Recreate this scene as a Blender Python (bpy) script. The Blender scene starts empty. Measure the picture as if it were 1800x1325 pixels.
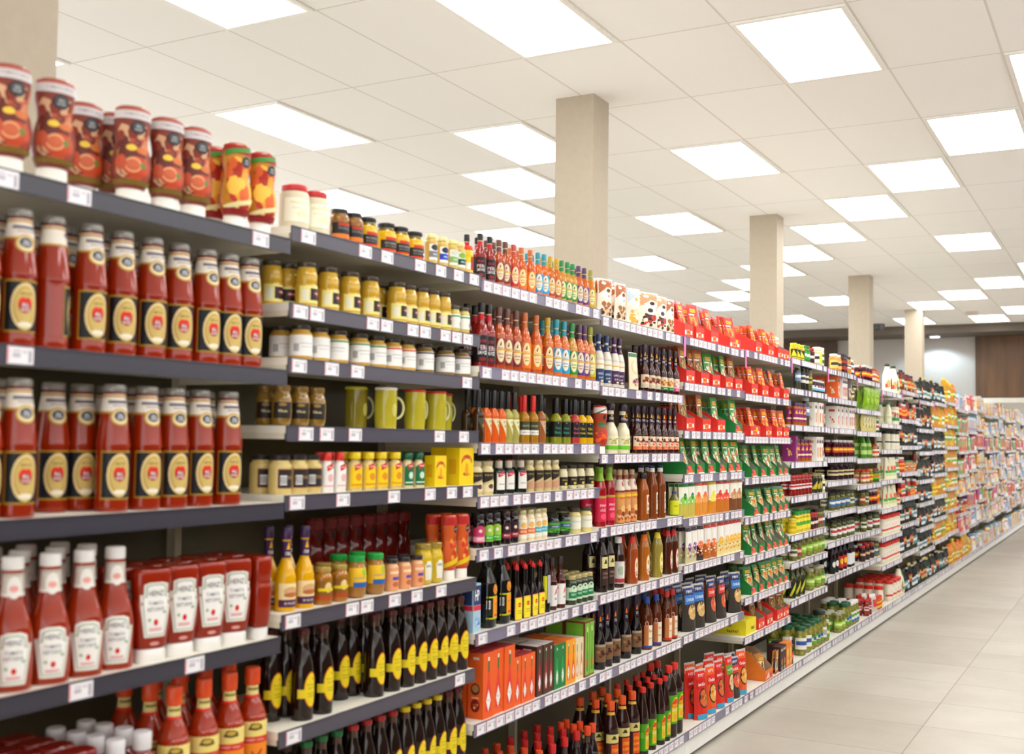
import bpy, math, random
from mathutils import Vector, Matrix, Euler
random.seed(7)
S = bpy.context.scene
COL = S.collection
PI = math.pi
# ---------------------------------------------------------------- camera, world, exposure
EYE = 1.5565
cam_d = bpy.data.cameras.new('camera'); cam = bpy.data.objects.new('camera', cam_d); COL.objects.link(cam)
YAW, PITCH, ROLL, FPX = 0.505, 0.0561, 0.0142, 1980.81
_f = Vector((-math.sin(YAW)*math.cos(PITCH), math.cos(YAW)*math.cos(PITCH), math.sin(PITCH)))
_r = Vector((math.cos(YAW), math.sin(YAW), 0)); _u = _r.cross(_f)
_r2 = _r*math.cos(ROLL)+_u*math.sin(ROLL); _u2 = -_r*math.sin(ROLL)+_u*math.cos(ROLL)
cam.matrix_world = Matrix(((_r2.x, _u2.x, -_f.x, 0), (_r2.y, _u2.y, -_f.y, 0), (_r2.z, _u2.z, -_f.z, EYE), (0, 0, 0, 1)))
cam_d.sensor_width = 36; cam_d.lens = FPX/1800*36
cam_d.clip_start = 0.05; cam_d.clip_end = 200
cam_d.dof.use_dof = True; cam_d.dof.focus_distance = 5.9; cam_d.dof.aperture_fstop = 2.9
S.camera = cam
W = bpy.data.worlds.new('world'); S.world = W; W.use_nodes = True
W.node_tree.nodes['Background'].inputs[0].default_value = (1, 0.985, 0.965, 1)
W.node_tree.nodes['Background'].inputs[1].default_value = 1.7
S.cycles.diffuse_bounces = 7
S.view_settings.view_transform = 'Standard'; S.view_settings.look = 'None'
S.view_settings.gamma = 1; S.view_settings.use_curve_mapping = False
S.view_settings.exposure = 0.47
LAMP = 7.5            # brightness of the ceiling panels
SCALLOP = 34.0        # the small downlight by the far wall
CEIL = 3.49; GX, GY, GA, GB = -1.6142, 4.9261, 0.53587, 0.98244     # ceiling and its tile grid
XF = -1.962; Y0 = 1.3214                                            # shelf fronts, start of the first bay
# ---------------------------------------------------------------- materials
def lin(h):
    if len(h) == 3: h = ''.join(c*2 for c in h)
    v = [int(h[i:i+2], 16)/255 for i in (0, 2, 4)]
    return tuple(c/12.92 if c <= .04045 else ((c+.055)/1.055)**2.4 for c in v)+(1.0,)
def mat(name, rough=.5, metal=0, spec=.5, attr=True, col='fff', coat=0, bump=None, mottle=None):
    m = bpy.data.materials.new(name); m.use_nodes = True; nt = m.node_tree; N = nt.nodes; L = nt.links
    b = N['Principled BSDF']; b.inputs['Roughness'].default_value = rough; b.inputs['Metallic'].default_value = metal
    b.inputs['Specular IOR Level'].default_value = spec; b.inputs['Coat Weight'].default_value = coat
    b.inputs['Coat Roughness'].default_value = .05
    src = None
    if attr:
        a = N.new('ShaderNodeAttribute'); a.attribute_name = 'Col'; src = a.outputs['Color']
    else: b.inputs['Base Color'].default_value = lin(col)
    tc = N.new('ShaderNodeTexCoord')
    if mottle:
        v = N.new('ShaderNodeTexVoronoi'); v.inputs['Scale'].default_value = mottle[0]; L.new(tc.outputs['Object'], v.inputs['Vector'])
        r = N.new('ShaderNodeMapRange'); r.inputs[1].default_value = 0; r.inputs[2].default_value = .7
        r.inputs[3].default_value = mottle[2]; r.inputs[4].default_value = mottle[1]; L.new(v.outputs['Distance'], r.inputs[0])
        x = N.new('ShaderNodeVectorMath'); x.operation = 'SCALE'; L.new(src, x.inputs[0]); L.new(r.outputs[0], x.inputs['Scale']); src = x.outputs[0]
    else:
        n = N.new('ShaderNodeTexNoise'); n.inputs['Scale'].default_value = 25; L.new(tc.outputs['Object'], n.inputs['Vector'])
        r = N.new('ShaderNodeMapRange'); r.inputs[3].default_value = .93; r.inputs[4].default_value = 1.05; L.new(n.outputs[0], r.inputs[0])
        if src:
            x = N.new('ShaderNodeVectorMath'); x.operation = 'SCALE'; L.new(src, x.inputs[0]); L.new(r.outputs[0], x.inputs['Scale']); src = x.outputs[0]
    if src: L.new(src, b.inputs['Base Color'])
    if bump:
        n = N.new('ShaderNodeTexNoise'); n.inputs['Scale'].default_value = bump[0]; L.new(tc.outputs['Object'], n.inputs['Vector'])
        bp = N.new('ShaderNodeBump'); bp.inputs['Strength'].default_value = bump[1]; bp.inputs['Distance'].default_value = .004
        L.new(n.outputs[0], bp.inputs['Height']); L.new(bp.outputs[0], b.inputs['Normal'])
    return m
MT = {'gloss': mat('glossy_bottle', .07, spec=.5, coat=.12), 'satin': mat('bottle_glass', .14, spec=.3), 'plastic': mat('moulded_plastic', .35), 'print': mat('printed_paper', .45, spec=.35),
      'lid': mat('lacquered_lid', .25, metal=.25), 'foil': mat('crinkled_film', .28, spec=.4, bump=(40, .6), coat=.08), 'card': mat('folding_card', .6),
      'chunk': mat('jar_of_chunks', .08, mottle=(70, .5, 1.7), coat=.1), 'pickle': mat('jar_of_gherkins', .07, mottle=(26, .45, 1.5), coat=.1), 'grain': mat('grainy_mustard', .1, mottle=(420, .5, 1.3), coat=.4),
      'steel': mat('powder_coated_steel', .4), 'strip': mat('plastic_price_strip', .3), 'paint': mat('painted_plaster', .7)}
# ---------------------------------------------------------------- mesh builder
class MB:
    def __init__(s): s.v = []; s.f = []; s.c = []; s.m = []; s.sm = []
    def quad(s, pts, col, m='print', smooth=False):
        n = len(s.v); s.v += pts; s.f.append(tuple(range(n, n+len(pts)))); s.c.append(col); s.m.append(m); s.sm.append(smooth)
    def add(s, vs, fs, col, m, smooth=True):
        n = len(s.v); s.v += vs
        for i, f in enumerate(fs):
            s.f.append(tuple(a+n for a in f)); s.c.append(col[i] if isinstance(col, list) else col); s.m.append(m); s.sm.append(smooth)
    def box(s, x0, x1, y0, y1, z0, z1, col, m='steel'):
        v = [(x, y, z) for x in (x0, x1) for y in (y0, y1) for z in (z0, z1)]
        s.add(v, [(0, 1, 3, 2), (4, 6, 7, 5), (0, 4, 5, 1), (2, 3, 7, 6), (0, 2, 6, 4), (1, 5, 7, 3)], lin(col), m, False)
    def merge(s, o): 
        n = len(s.v); s.v += o.v; s.f += [tuple(a+n for a in f) for f in o.f]; s.c += o.c; s.m += o.m; s.sm += o.sm
    def mesh(s, name):
        me = bpy.data.meshes.new(name); me.from_pydata(s.v, [], s.f)
        ms = list(dict.fromkeys(s.m))
        for k in ms: me.materials.append(MT[k])
        me.polygons.foreach_set('material_index', [ms.index(k) for k in s.m])
        me.polygons.foreach_set('use_smooth', s.sm)
        a = me.color_attributes.new('Col', 'FLOAT_COLOR', 'CORNER')
        d = []
        for f, c in zip(s.f, s.c): d += list(c)*len(f)
        a.data.foreach_set('color', d); me.update()
        if any(s.sm): me.set_sharp_from_angle(angle=.7)
        return me
def link(name, me, parent=None, loc=(0, 0, 0)):
    o = bpy.data.objects.new(name, me); COL.objects.link(o); o.location = loc
    if parent: o.parent = parent
    return o
def tag(o, label=None, cat=None, group=None, kind=None):
    for k, v in (('label', label), ('category', cat), ('group', group), ('kind', kind)):
        if v: o[k] = v
    return o
# text outlines: letters of the built-in font as flat triangles, unit box
_T = {}
def text_tris(t):
    if t in _T: return _T[t]
    c = bpy.data.curves.new('t', 'FONT'); c.body = t; c.resolution_u = 1; c.offset = .012
    o = bpy.data.objects.new('t', c); COL.objects.link(o)
    me = bpy.data.meshes.new_from_object(o.evaluated_get(bpy.context.evaluated_depsgraph_get()))
    me.calc_loop_triangles()
    vs = [tuple(v.co)[:2] for v in me.vertices]; tr = [tuple(k.vertices) for k in me.loop_triangles]
    bpy.data.objects.remove(o); bpy.data.meshes.remove(me); bpy.data.curves.remove(c)
    x0 = min(v[0] for v in vs); x1 = max(v[0] for v in vs); y0 = min(v[1] for v in vs); y1 = max(v[1] for v in vs)
    vs = [((x-x0)/(x1-x0)-.5, (y-y0)/(y1-y0)-.5) for x, y in vs]
    _T[t] = (vs, tr); return _T[t]
def ell(u, v, a, b, n=14, rot=0): return [(u+a*math.cos(2*PI*k/n+rot), v+b*math.sin(2*PI*k/n+rot)) for k in range(n)]
def cut(P, ax, c, sg):
    o = []
    for a, b in zip(P, P[1:]+P[:1]):
        da, db = (a[ax]-c)*sg, (b[ax]-c)*sg
        if da >= 0: o.append(a)
        if (da > 0 > db) or (da < 0 < db): t = da/(da-db); o.append((a[0]+(b[0]-a[0])*t, a[1]+(b[1]-a[1])*t))
    return o
def cells(P, du, dv):
    # the polygon cut along the lattice on which its surface is flat
    e = 1e-5
    i0, i1 = math.floor((min(p[0] for p in P)+e)/du), math.ceil((max(p[0] for p in P)-e)/du)
    j0, j1 = math.floor((min(p[1] for p in P)+e)/dv), math.ceil((max(p[1] for p in P)-e)/dv)
    for i in range(i0, max(i1, i0+1)):
        Q = P if i1-i0 < 2 else cut(cut(P, 0, i*du, 1), 0, (i+1)*du, -1)
        if len(Q) < 3: continue
        for j in range(j0, max(j1, j0+1)):
            R = Q if j1-j0 < 2 else cut(cut(Q, 1, j*dv, 1), 1, (j+1)*dv, -1)
            if len(R) > 2: yield R
def lattice(f, du, dv):
    def g(u, v, o):
        i, j = math.floor(u/du+1e-6), math.floor(v/dv+1e-6); s, t = u/du-i, v/dv-j
        A, B, C, D = f(i*du, j*dv, o), f((i+1)*du, j*dv, o), f((i+1)*du, (j+1)*dv, o), f(i*du, (j+1)*dv, o)
        return tuple((a*(1-s)+b*s)*(1-t)+(d*(1-s)+c*s)*t for a, b, c, d in zip(A, B, C, D))
    return g
def convex(mb, P, mp, off, col, du, dv):
    for Q in cells(P, du, dv): mb.quad([mp(x, y, off) for x, y in Q], col, 'print', False)
def paint(mb, mp, art, du=.3, dv=.3, base=.0007, step=.00007):
    mp = lattice(mp, du, dv); k = 0
    for it in art:
        off = base+k*step; t = it[0]
        if t == 'r': _, u, v, a, b, c = it; convex(mb, [(u-a, v-b), (u+a, v-b), (u+a, v+b), (u-a, v+b)], mp, off, lin(c), du, dv)
        elif t == 'e': _, u, v, a, b, c = it; convex(mb, ell(u, v, a, b, 20), mp, off, lin(c), du, dv)
        elif t == 'p': convex(mb, it[1], mp, off, lin(it[2]), du, dv)
        elif t == 't':
            _, s, u, v, w, h, c = it; vs, tr = text_tris(s)
            for f in tr: convex(mb, [(u+vs[a][0]*w, v+vs[a][1]*h) for a in f], mp, off+.00005, lin(c), du, dv)
        elif t == 'f':
            _, u, v, a, b, seed, cols, n = it; R = random.Random(seed)
            for _i in range(n):
                s = R.uniform(.18, .4)
                x = u+R.uniform(-a, a)*(1-s); y = v+R.uniform(-b, b)*(1-s)
                convex(mb, ell(x, y, a*s, b*s*R.uniform(.7, 1.2), 7, R.random()), mp, base+k*step, lin(R.choice(cols)), du, dv); k += .6
        elif t == 'b':
            _, u, v, a, b = it; convex(mb, [(u-a, v-b), (u+a, v-b), (u+a, v+b), (u-a, v+b)], mp, off, lin('eee'), du, dv); k += 1
            for i in range(7):
                x = u-a*.8+a*1.6*i/6; w = a*(.05 if i % 2 else .09)
                convex(mb, [(x-w, v-b*.8), (x+w, v-b*.8), (x+w, v+b*.8), (x-w, v+b*.8)], mp, base+k*step, lin('333'), du, dv)
        k += 1
# ---------------------------------------------------------------- shapes
def interp(prof, z):
    for (r0, z0), (r1, z1) in zip(prof, prof[1:]):
        if z0 <= z <= z1 and z1 > z0: return r0+(r1-r0)*(z-z0)/(z1-z0)
    return prof[-1][0] if z > prof[-1][1] else prof[0][0]
def smooth_prof(p, n=3):
    # Catmull-Rom between the given (r, z) stations
    o = []
    for i in range(len(p)-1):
        a = p[max(0, i-1)]; b = p[i]; c = p[i+1]; d = p[min(len(p)-1, i+2)]
        for k in range(n):
            t = k/n; q = []
            for j in (0, 1):
                m0 = (c[j]-a[j])/2; m1 = (d[j]-b[j])/2
                q.append((2*t**3-3*t*t+1)*b[j]+(t**3-2*t*t+t)*m0+(-2*t**3+3*t*t)*c[j]+(t**3-t*t)*m1)
            if o and q[1] < o[-1][1]: q[1] = o[-1][1]
            o.append((max(q[0], .001), min(q[1], c[1])))
    o.append(p[-1]); return o
def ring(r, z, seg, n, sx, sy):
    o = []
    for k in range(seg):
        a = 2*PI*(k+.5)/seg; c, s = math.cos(a), math.sin(a)
        if n != 2: c = math.copysign(abs(c)**(2/n), c); s = math.copysign(abs(s)**(2/n), s)
        o.append((r*sx*c, r*sy*s, z))
    return o
def lathe(mb, prof, cols, m, seg=24, n=2, sx=1, sy=1, top=True):
    vs = []; fs = []; cc = []
    for r, z in prof: vs += ring(r, z, seg, n, sx, sy)
    for i in range(len(prof)-1):
        zc = (prof[i][1]+prof[i+1][1])/2
        c = cols if isinstance(cols, tuple) else [x for x in cols if x[0] <= zc][-1][1]
        for k in range(seg):
            a, b = i*seg+k, i*seg+(k+1) % seg
            fs.append((a, b, b+seg, a+seg)); cc.append(c)
    c0 = cols if isinstance(cols, tuple) else cols[0][1]; c1 = cols if isinstance(cols, tuple) else cols[-1][1]
    fs.append(tuple(reversed(range(seg)))); cc.append(c0)
    if top: fs.append(tuple(range(len(vs)-seg, len(vs)))); cc.append(c1)
    mb.add(vs, fs, cc, m)
# profiles: (radius, height) as fractions of R and H
PF = {
 'ag': [(.93, 0), (1, .02), (1, .08), (.96, .1), (.96, .47), (1.0, .5), (1, .53), (.8, .75), (.62, .91), (.6, .93), (.66, .945)],
 'hz': [(.94, 0), (1, .02), (1, .3), (.97, .4), (.86, .5), (.68, .6), (.55, .69), (.5, .78), (.48, .9)],
 'sqi': [(.7, .14), (.82, .16), (.9, .25), (.97, .4), (1, .62), (.93, .68), (.97, .76), (1, .85), (.98, .96), (.88, 1)],
 'ags': [(.72, .15), (.85, .2), (.98, .3), (1, .38), (.92, .5), (.78, .6), (.8, .68), (.9, .78), (.9, .88), (.84, .97), (.7, 1)],
 'hot': [(.92, 0), (1, .02), (1, .5), (.96, .55), (.7, .66), (.42, .74), (.38, .8), (.36, .9)],
 'slim': [(.92, 0), (1, .02), (1, .5), (.92, .56), (.5, .64), (.4, .68), (.38, .9)],
 'brown': [(.9, 0), (1, .02), (1, .45), (.93, .58), (.72, .7), (.5, .8), (.44, .88), (.44, .95)],
 'steer': [(.9, 0), (1, .02), (1, .36), (.85, .48), (.5, .6), (.42, .66), (.42, .92)],
 'sauce': [(.92, 0), (1, .02), (1, .58), (.9, .68), (.6, .8), (.42, .88), (.42, .92)],
 'pet': [(.85, 0), (1, .03), (1, .2), (.97, .22), (1, .24), (1, .6), (.93, .7), (.6, .84), (.38, .9), (.36, .93)],
 'jar': [(.9, 0), (1, .03), (1, .68), (.95, .76), (.8, .82), (.78, .86)],
 'rjar': [(.7, 0), (.9, .05), (1, .2), (1, .55), (.92, .7), (.78, .8), (.76, .86)],
 'must': [(.92, 0), (1, .03), (1, .48), (.9, .5), (.94, .56), (.96, .7), (.86, .82), (.8, .88)],
 'mug': [(.92, 0), (.94, .02), (.98, .3), (1, .5), (.99, .7), (.97, .93)],
 'sqz': [(.92, 0), (1, .03), (1, .6), (.9, .7), (.6, .76), (.55, .8)],
 'tub': [(.9, 0), (1, .04), (1, .75), (.95, .8), (.92, .84)],
 'milk': [(.92, 0), (1, .03), (1, .5), (.9, .64), (.6, .8), (.5, .88), (.5, .92)],
}
# caps: radius, from, to (fractions)
CP = {'ag': (.68, .94, 1), 'hz': (.5, .9, 1), 'sqi': (.82, 0, .14), 'ags': (.72, 0, .15), 'hot': (.44, .86, 1), 'slim': (.44, .66, 1), 'brown': (.52, .94, 1),
      'steer': (.5, .6, 1), 'sauce': (.5, .9, 1), 'pet': (.42, .9, 1), 'jar': (.86, .86, 1), 'rjar': (.84, .86, 1), 'must': (.86, .88, 1), 'mug': (1.0, .93, 1),
      'sqz': (.6, .79, 1), 'tub': (1.0, .83, 1), 'milk': (.56, .91, 1)}
PR = {}
def put(key, name, cat, desc, W_, D_, H, root, parts): PR[key] = dict(name=name, cat=cat, desc=desc, W=W_, D=D_, H=H, root=root, parts=parts, proto=None)
def bottle(key, name, cat, desc, shape, H, R, col, cap, art=(), neck=(), n=2, sx=1, m='gloss', capm='plastic', bands=None, capn='cap', cpf=None, extra=None, small=False):
    seg = 16 if small else 24
    pf = [(r*R, z*H) for r, z in smooth_prof(PF[shape], 2 if small else 3)]
    body = MB(); cols = lin(col) if not bands else [(-1, lin(col))]+[(z*H, lin(c)) for z, c in bands]
    lathe(body, pf, cols, m, seg, n, sx)
    cr, c0, c1 = cpf or CP[shape]
    cb = MB(); e = .008*H+.0006; r = cr*R
    cs = sx if shape in ('sqi', 'ags') else 1
    lathe(cb, [(r*.97, c0*H), (r, c0*H+e), (r, c1*H-e*1.5), (r*.9, c1*H)] if c0 > .01 else [(r*.95, 0), (r, e), (r*.98, c1*H-e), (r*.9, c1*H)], lin(cap), capm, seg, n if cs != 1 else 2, cs)
    parts = [(capn, cb)]
    if n == 2:
        def mp(u, v, off): a = u/max(sx, .5); rr = interp(pf, v*H)+off; return (rr*sx*math.cos(u), rr*math.sin(u), v*H)
    else:
        def mp(u, v, off):
            rr = interp(pf, v*H); y = max(-.96, min(.96, u)); return ((rr+off)*sx*(1-abs(y)**n)**(1/n)+off*.5, rr*y, v*H)
    for nm, a, dv in (('label', art, .1), ('neck_label', neck, .05)):
        if a:
            lb = MB(); paint(lb, mp, a, .2, dv if shape not in ('ags', 'sqi') else .06); parts.append((nm, lb))
    if extra: extra(parts, R, H)
    if small:
        for nm, pm in parts: body.merge(pm)
        parts = []
    put(key, name, cat, desc, 2*R, 2*R*sx, H, body, parts)
def carton(key, name, cat, desc, H, W_, D_, col, art=(), side=(), topc=None, m='card', small=False, lidp=None):
    b = MB(); x, y = D_/2, W_/2; e = .0015
    b.box(-x, x, -y, y, 0, H, col, m)
    if topc: b.box(-x+e, x-e, -y+e, y-e, H, H+.0015, topc, m)
    parts = []
    if art or side:
        lb = MB()
        if art: paint(lb, lambda u, v, o: (x+o, u*y, v*H), art, 3, 3)
        if side: paint(lb, lambda u, v, o: (u*x, -y-o, v*H), side, 3, 3)
        if side: paint(lb, lambda u, v, o: (-u*x, y+o, v*H), side, 3, 3)
        parts.append(('printed_panel', lb))
    if lidp: 
        l = MB(); l.box(-x*.7, x*.7, -y*.7, y*.7, H, H+.006, lidp, 'plastic'); parts.append(('lid', l))
    if small:
        for nm, pm in parts: b.merge(pm)
        parts = []
    put(key, name, cat, desc, W_, D_, H, b, parts)
def pouch(key, name, cat, desc, H, W_, D_, col, art=(), stand=True, taper=0, wave=0, seal='ddd', small=False, m='foil'):
    nu, nv = (6, 7) if small else (8, 10); R = random.Random(key)
    ph = [R.uniform(0, 6) for _ in range(3)]
    def th(u, v):
        g = (1-v)**.55 if stand else max(0, (4*v*(1-v)))**.5
        return D_/2*g*max(0, 1-u*u)**.5
    def cx(u, v): return wave*.01*math.sin(3*v+ph[0])+.0012*math.sin(9*u+ph[1])*math.sin(7*v+ph[2])
    def hw(v): return W_/2*(1-taper*v)*(1-.05*(4*v*(1-v))*(0 if stand else 1))
    def P(u, v, s, o=0): return (cx(u, v)+s*(th(u, v)+.0004)+o, u*hw(v), v*H)
    b = MB(); fs = []; vs = []; cc = []
    for s in (1, -1):
        n0 = len(vs)
        for j in range(nv+1):
            for i in range(nu+1): vs.append(P(-1+2*i/nu, j/nv, s))
        for j in range(nv):
            for i in range(nu):
                a = n0+j*(nu+1)+i; q = (a, a+1, a+nu+2, a+nu+1); fs.append(q if s > 0 else q[::-1])
                cc.append(lin(seal) if j >= nv-1 else lin(col))
    b.add(vs, fs, cc, m)
    parts = []
    if art:
        lb = MB(); paint(lb, lambda u, v, o: P(max(-1, min(1, u)), max(0, min(1, v)), 1, o), art, 2/nu, 1/nv, .0006); parts.append(('printed_front', lb))
    if small:
        for nm, pm in parts: b.merge(pm)
        parts = []
    put(key, name, cat, desc, W_, max(D_, .012), H, b, parts)
def tray(key, name, desc, W_, D_, h0, h1, col, inner, art=(), curve=False):
    # open display box: low front lip, sides sloping (or curving) up to a high back
    b = MB(); x, y, t = D_/2, W_/2, .002; c = lin(col); ci = lin(inner)
    b.box(-x, x, -y, y, 0, t, col, 'card'); b.box(x-t, x, -y, y, t, h0, col, 'card'); b.box(-x, -x+t, -y, y, t, h1, inner, 'card')
    n = 6
    for s in (-1, 1):
        for k in range(n):
            a0, a1 = k/n, (k+1)/n
            f = (lambda q: h0+(h1-h0)*(q*q*(3-2*q) if curve else min(1, q*1.5)))
            xa, xb = x-D_*a0, x-D_*a1; ya, yb = (s*y, s*(y-t))
            A = [(xa, ya, 0), (xb, ya, 0), (xb, ya, f(a1)), (xa, ya, f(a0))]; B = [(p[0], yb, p[2]) for p in A]
            b.quad(A if s < 0 else A[::-1], c, 'card'); b.quad(B if s > 0 else B[::-1], ci, 'card')
            b.quad([A[3], A[2], B[2], B[3]], ci, 'card')
    parts = []
    if art: lb = MB(); paint(lb, lambda u, v, o: (x+o, u*y, v*h0), art, 3, 3, .0004); parts.append(('printed_front', lb))
    put(key, name, 'display box', desc, W_, D_, h0, b, parts)
# ---------------------------------------------------------------- the goods
KB = 'bottle'
# oval black and gold ketchup label
ag_art = [('r', .0, .285, 1.2, .19, 'b08a2c'), ('r', 0, .285, 1.12, .176, '12141c'), ('e', 0, .285, .8, .172, 'e4cc90'), ('e', 0, .285, .66, .146, 'b8923a'), ('e', 0, .29, .6, .132, 'd0b468'),
          ('e', -.14, .30, .26, .05, 'e0301c'), ('e', .14, .30, .26, .05, 'd8281a'), ('e', 0, .275, .36, .04, 'a01818'), ('t', 'ALL', 0, .296, .42, .026, 'fff'), ('t', 'GOLD', 0, .262, .52, .026, 'fff'),
          ('t', 'TOMATO SAUCE', 0, .375, .7, .016, '55401a'), ('p', [(-.4, .155), (-.3, .14), (.3, .14), (.4, .155), (.25, .17), (-.25, .17)], 'f0ead8')]
ag_neck = [('r', 0, .845, 3.1, .075, 'e8e0d4'), ('r', 0, .905, 3.1, .008, 'c09030'), ('r', 0, .778, 3.1, .008, 'c09030'), ('r', 0, .86, 1.0, .012, '6a6070'), ('r', .2, .83, .8, .006, 'a8a0a0'),
           ('e', 0, .742, .72, .068, 'c4942e'), ('e', 0, .742, .6, .056, 'e9d7a6'), ('e', 0, .748, .46, .04, '4a4a56'), ('t', 'ALL', 0, .757, .4, .018, 'fff'), ('t', 'GOLD', 0, .735, .5, .018, 'fff')]
bottle('ag', 'ketchup_bottle', KB, 'red sauce bottle with oval gold label', 'ag', .284, .0375, '932404', '8a8680', ag_art, ag_neck, bands=[(.93, '6a1810')], capm='lid')
def swirl(cols, seed): return [('r', 0, .575, 1.45, .38, cols[0]), ('f', 0, .5, 1.3, .34, seed, cols[1:], 60)]
ags_art = swirl(['863626', '9a4430', 'c05838', '7a2c20', 'c88058', '64241a', 'b07a50', 'd8a880', '8a3424'], 3)+[('r', 0, .9, 1.45, .045, 'cfc8c8'), ('r', 0, .96, 1.45, .018, 'a85040'), ('t', 'TOMATO SAUCE', 0, .905, 1.5, .03, '8a8088'),
          ('e', .05, .77, .42, .07, '2a2426'), ('e', .05, .77, .34, .055, '4a4a50'), ('t', 'ALL', .05, .785, .3, .022, 'ddd'), ('t', 'GOLD', .05, .752, .42, .022, 'ddd'), ('e', .0, .36, .72, .11, 'c4441e'), ('e', -.2, .38, .42, .08, 'e0a070'), ('e', -.2, .38, .34, .06, 'c8603a'), ('e', .3, .38, .16, .035, '6a7a30'), ('e', -.8, .4, .3, .08, 'c05030'),
          ('e', -.3, .56, .3, .035, 'e8c040'), ('e', .35, .54, .4, .04, 'c86a30'), ('r', 0, .205, 1.45, .025, '7a6020')]
bottle('ags', 'squeeze_bottle', KB, 'picture-covered upside-down tomato squeeze bottle', 'ags', .224, .045, '863626', 'f2eee6', ags_art, sx=.8)
agy_art = swirl(['c8841c', 'e0a030', 'c03018', 'f0b840', 'd86020', 'e8d080', 'b02a18'], 5)+[('r', 0, .92, 1.45, .05, '9a1a18'), ('p', [(-1.3, .84), (1.2, .93), (1.2, .97), (-1.3, .9)], '3a8a30'), ('e', .3, .78, .4, .065, '3a3a44'), ('t', 'ALL', .3, .795, .3, .022, 'ddd'), ('t', 'GOLD', .3, .762, .4, .022, 'ddd'),
          ('p', [(-1.3, .2), (1.2, .32), (1.2, .38), (-1.3, .25)], 'e8dca0'), ('r', 0, .19, 1.45, .035, '8a1418')]
bottle('agy', 'squeeze_bottle', KB, 'yellow and red upside-down sauce squeeze bottle', 'ags', .219, .042, 'b05018', 'f2eee6', agy_art, sx=.8)
bottle('ago', 'squeeze_bottle', KB, 'orange upside-down sauce squeeze bottle', 'ags', .215, .034, 'c8451a', 'f0ece4', [('r', 0, .575, 1.4, .38, 'd05a20'), ('r', 0, .9, 1.4, .06, 'b81c1c'), ('e', .35, .78, .36, .065, '3a2426'), ('t', 'ALL GOLD', .35, .78, .5, .03, 'ddd'),
       ('f', .1, .5, .8, .2, 8, ['e8902c', '4a7a28', 'c83018', 'f0a838', 'd04a1c'], 18), ('p', [(-1.3, .18), (1.3, .3), (1.3, .4), (-1.3, .24)], 'e8c81c')], sx=.8)
# keystone label
def keystone(z0, z1, w, txt=True):
    m = z1-(z1-z0)*.22
    a = [('p', [(-w*.7, z0), (w*.7, z0), (w, m), (-w, m)], 'ece8e0'), ('p', [(-w*.78, m-.001), (w*.78, m-.001), (w*.76, z1-.02), (w*.4, z1), (-w*.4, z1), (-w*.76, z1-.02)], 'ece8e0'),
         ('p', [(-w*.6, z0+.022), (w*.6, z0+.022), (w*.86, m-.018), (-w*.86, m-.018)], '93ab93'), ('p', [(-w*.66, m-.02), (w*.66, m-.02), (w*.63, z1-.035), (w*.3, z1-.02), (-w*.3, z1-.02), (-w*.63, z1-.035)], '93ab93'),
         ('p', [(-w*.56, z0+.03), (w*.56, z0+.03), (w*.8, m-.028), (-w*.8, m-.028)], 'f4f2ee'), ('p', [(-w*.58, m-.03), (w*.58, m-.03), (w*.55, z1-.045), (w*.26, z1-.032), (-w*.26, z1-.032), (-w*.55, z1-.045)], 'f4f2ee')]
    h = z1-z0
    a += [('t', 'HEINZ', 0, m+.012, w*.95, h*.1, '3a4050'), ('t', 'TOMATO', 0, m-h*.16, w*1.0, h*.07, '555c70'), ('t', 'KETCHUP', 0, m-h*.27, w*1.05, h*.07, '555c70'), ('e', .02, z0+h*.27, w*.14, h*.06, 'd81818'),
          ('e', -w*.4, z0+h*.32, w*.1, h*.03, '90b080'), ('e', w*.55, z0+h*.45, w*.1, h*.03, '90b080'), ('r', 0, z0+h*.13, w*.4, h*.012, 'e8a0a0'), ('r', 0, z0+h*.16, w*.42, h*.01, 'e8b0b0')]
    return a
bottle('hz', 'ketchup_bottle', KB, 'glass ketchup bottle with keystone label', 'hz', .268, .044, '982a04', 'f4f2f0', keystone(.05, .44, .8), [('r', 0, .79, 3.1, .085, 'd6cfc4'), ('r', 0, .715, 3.1, .012, 'f0ece4'), ('e', 0, .77, .62, .085, 'f4f0ea'), ('e', 0, .76, .4, .025, 'f0a8a0'), ('r', 0, .862, 3.1, .006, 'b8b0a4')], n=2.4)
bottle('hzs', 'squeeze_bottle', KB, 'upside-down ketchup squeeze bottle, keystone label', 'sqi', .212, .045, '942206', 'f4f2ee', keystone(.27, .86, .86)+[('e', 0, .2, .3, .02, 'e8a098')], n=3.2, sx=.66)
bottle('sqi', 'squeeze_bottle', KB, 'plain red upside-down squeeze bottle', 'sqi', .19, .043, '841810', 'e8e4de', [('r', 0, .5, .7, .2, 'b03028')], n=3, sx=.7)
bottle('sq', 'squeeze_bottle', KB, 'pinkish squeeze bottle with white screw cap', 'sqz', .19, .036, '8a3030', 'e2dfe2', [('r', 0, .4, 1, .2, 'c02028'), ('r', 0, .45, .7, .02, 'f0d0d0'), ('r', 0, .36, .7, .02, 'f0d0d0')], sx=.8)
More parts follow.
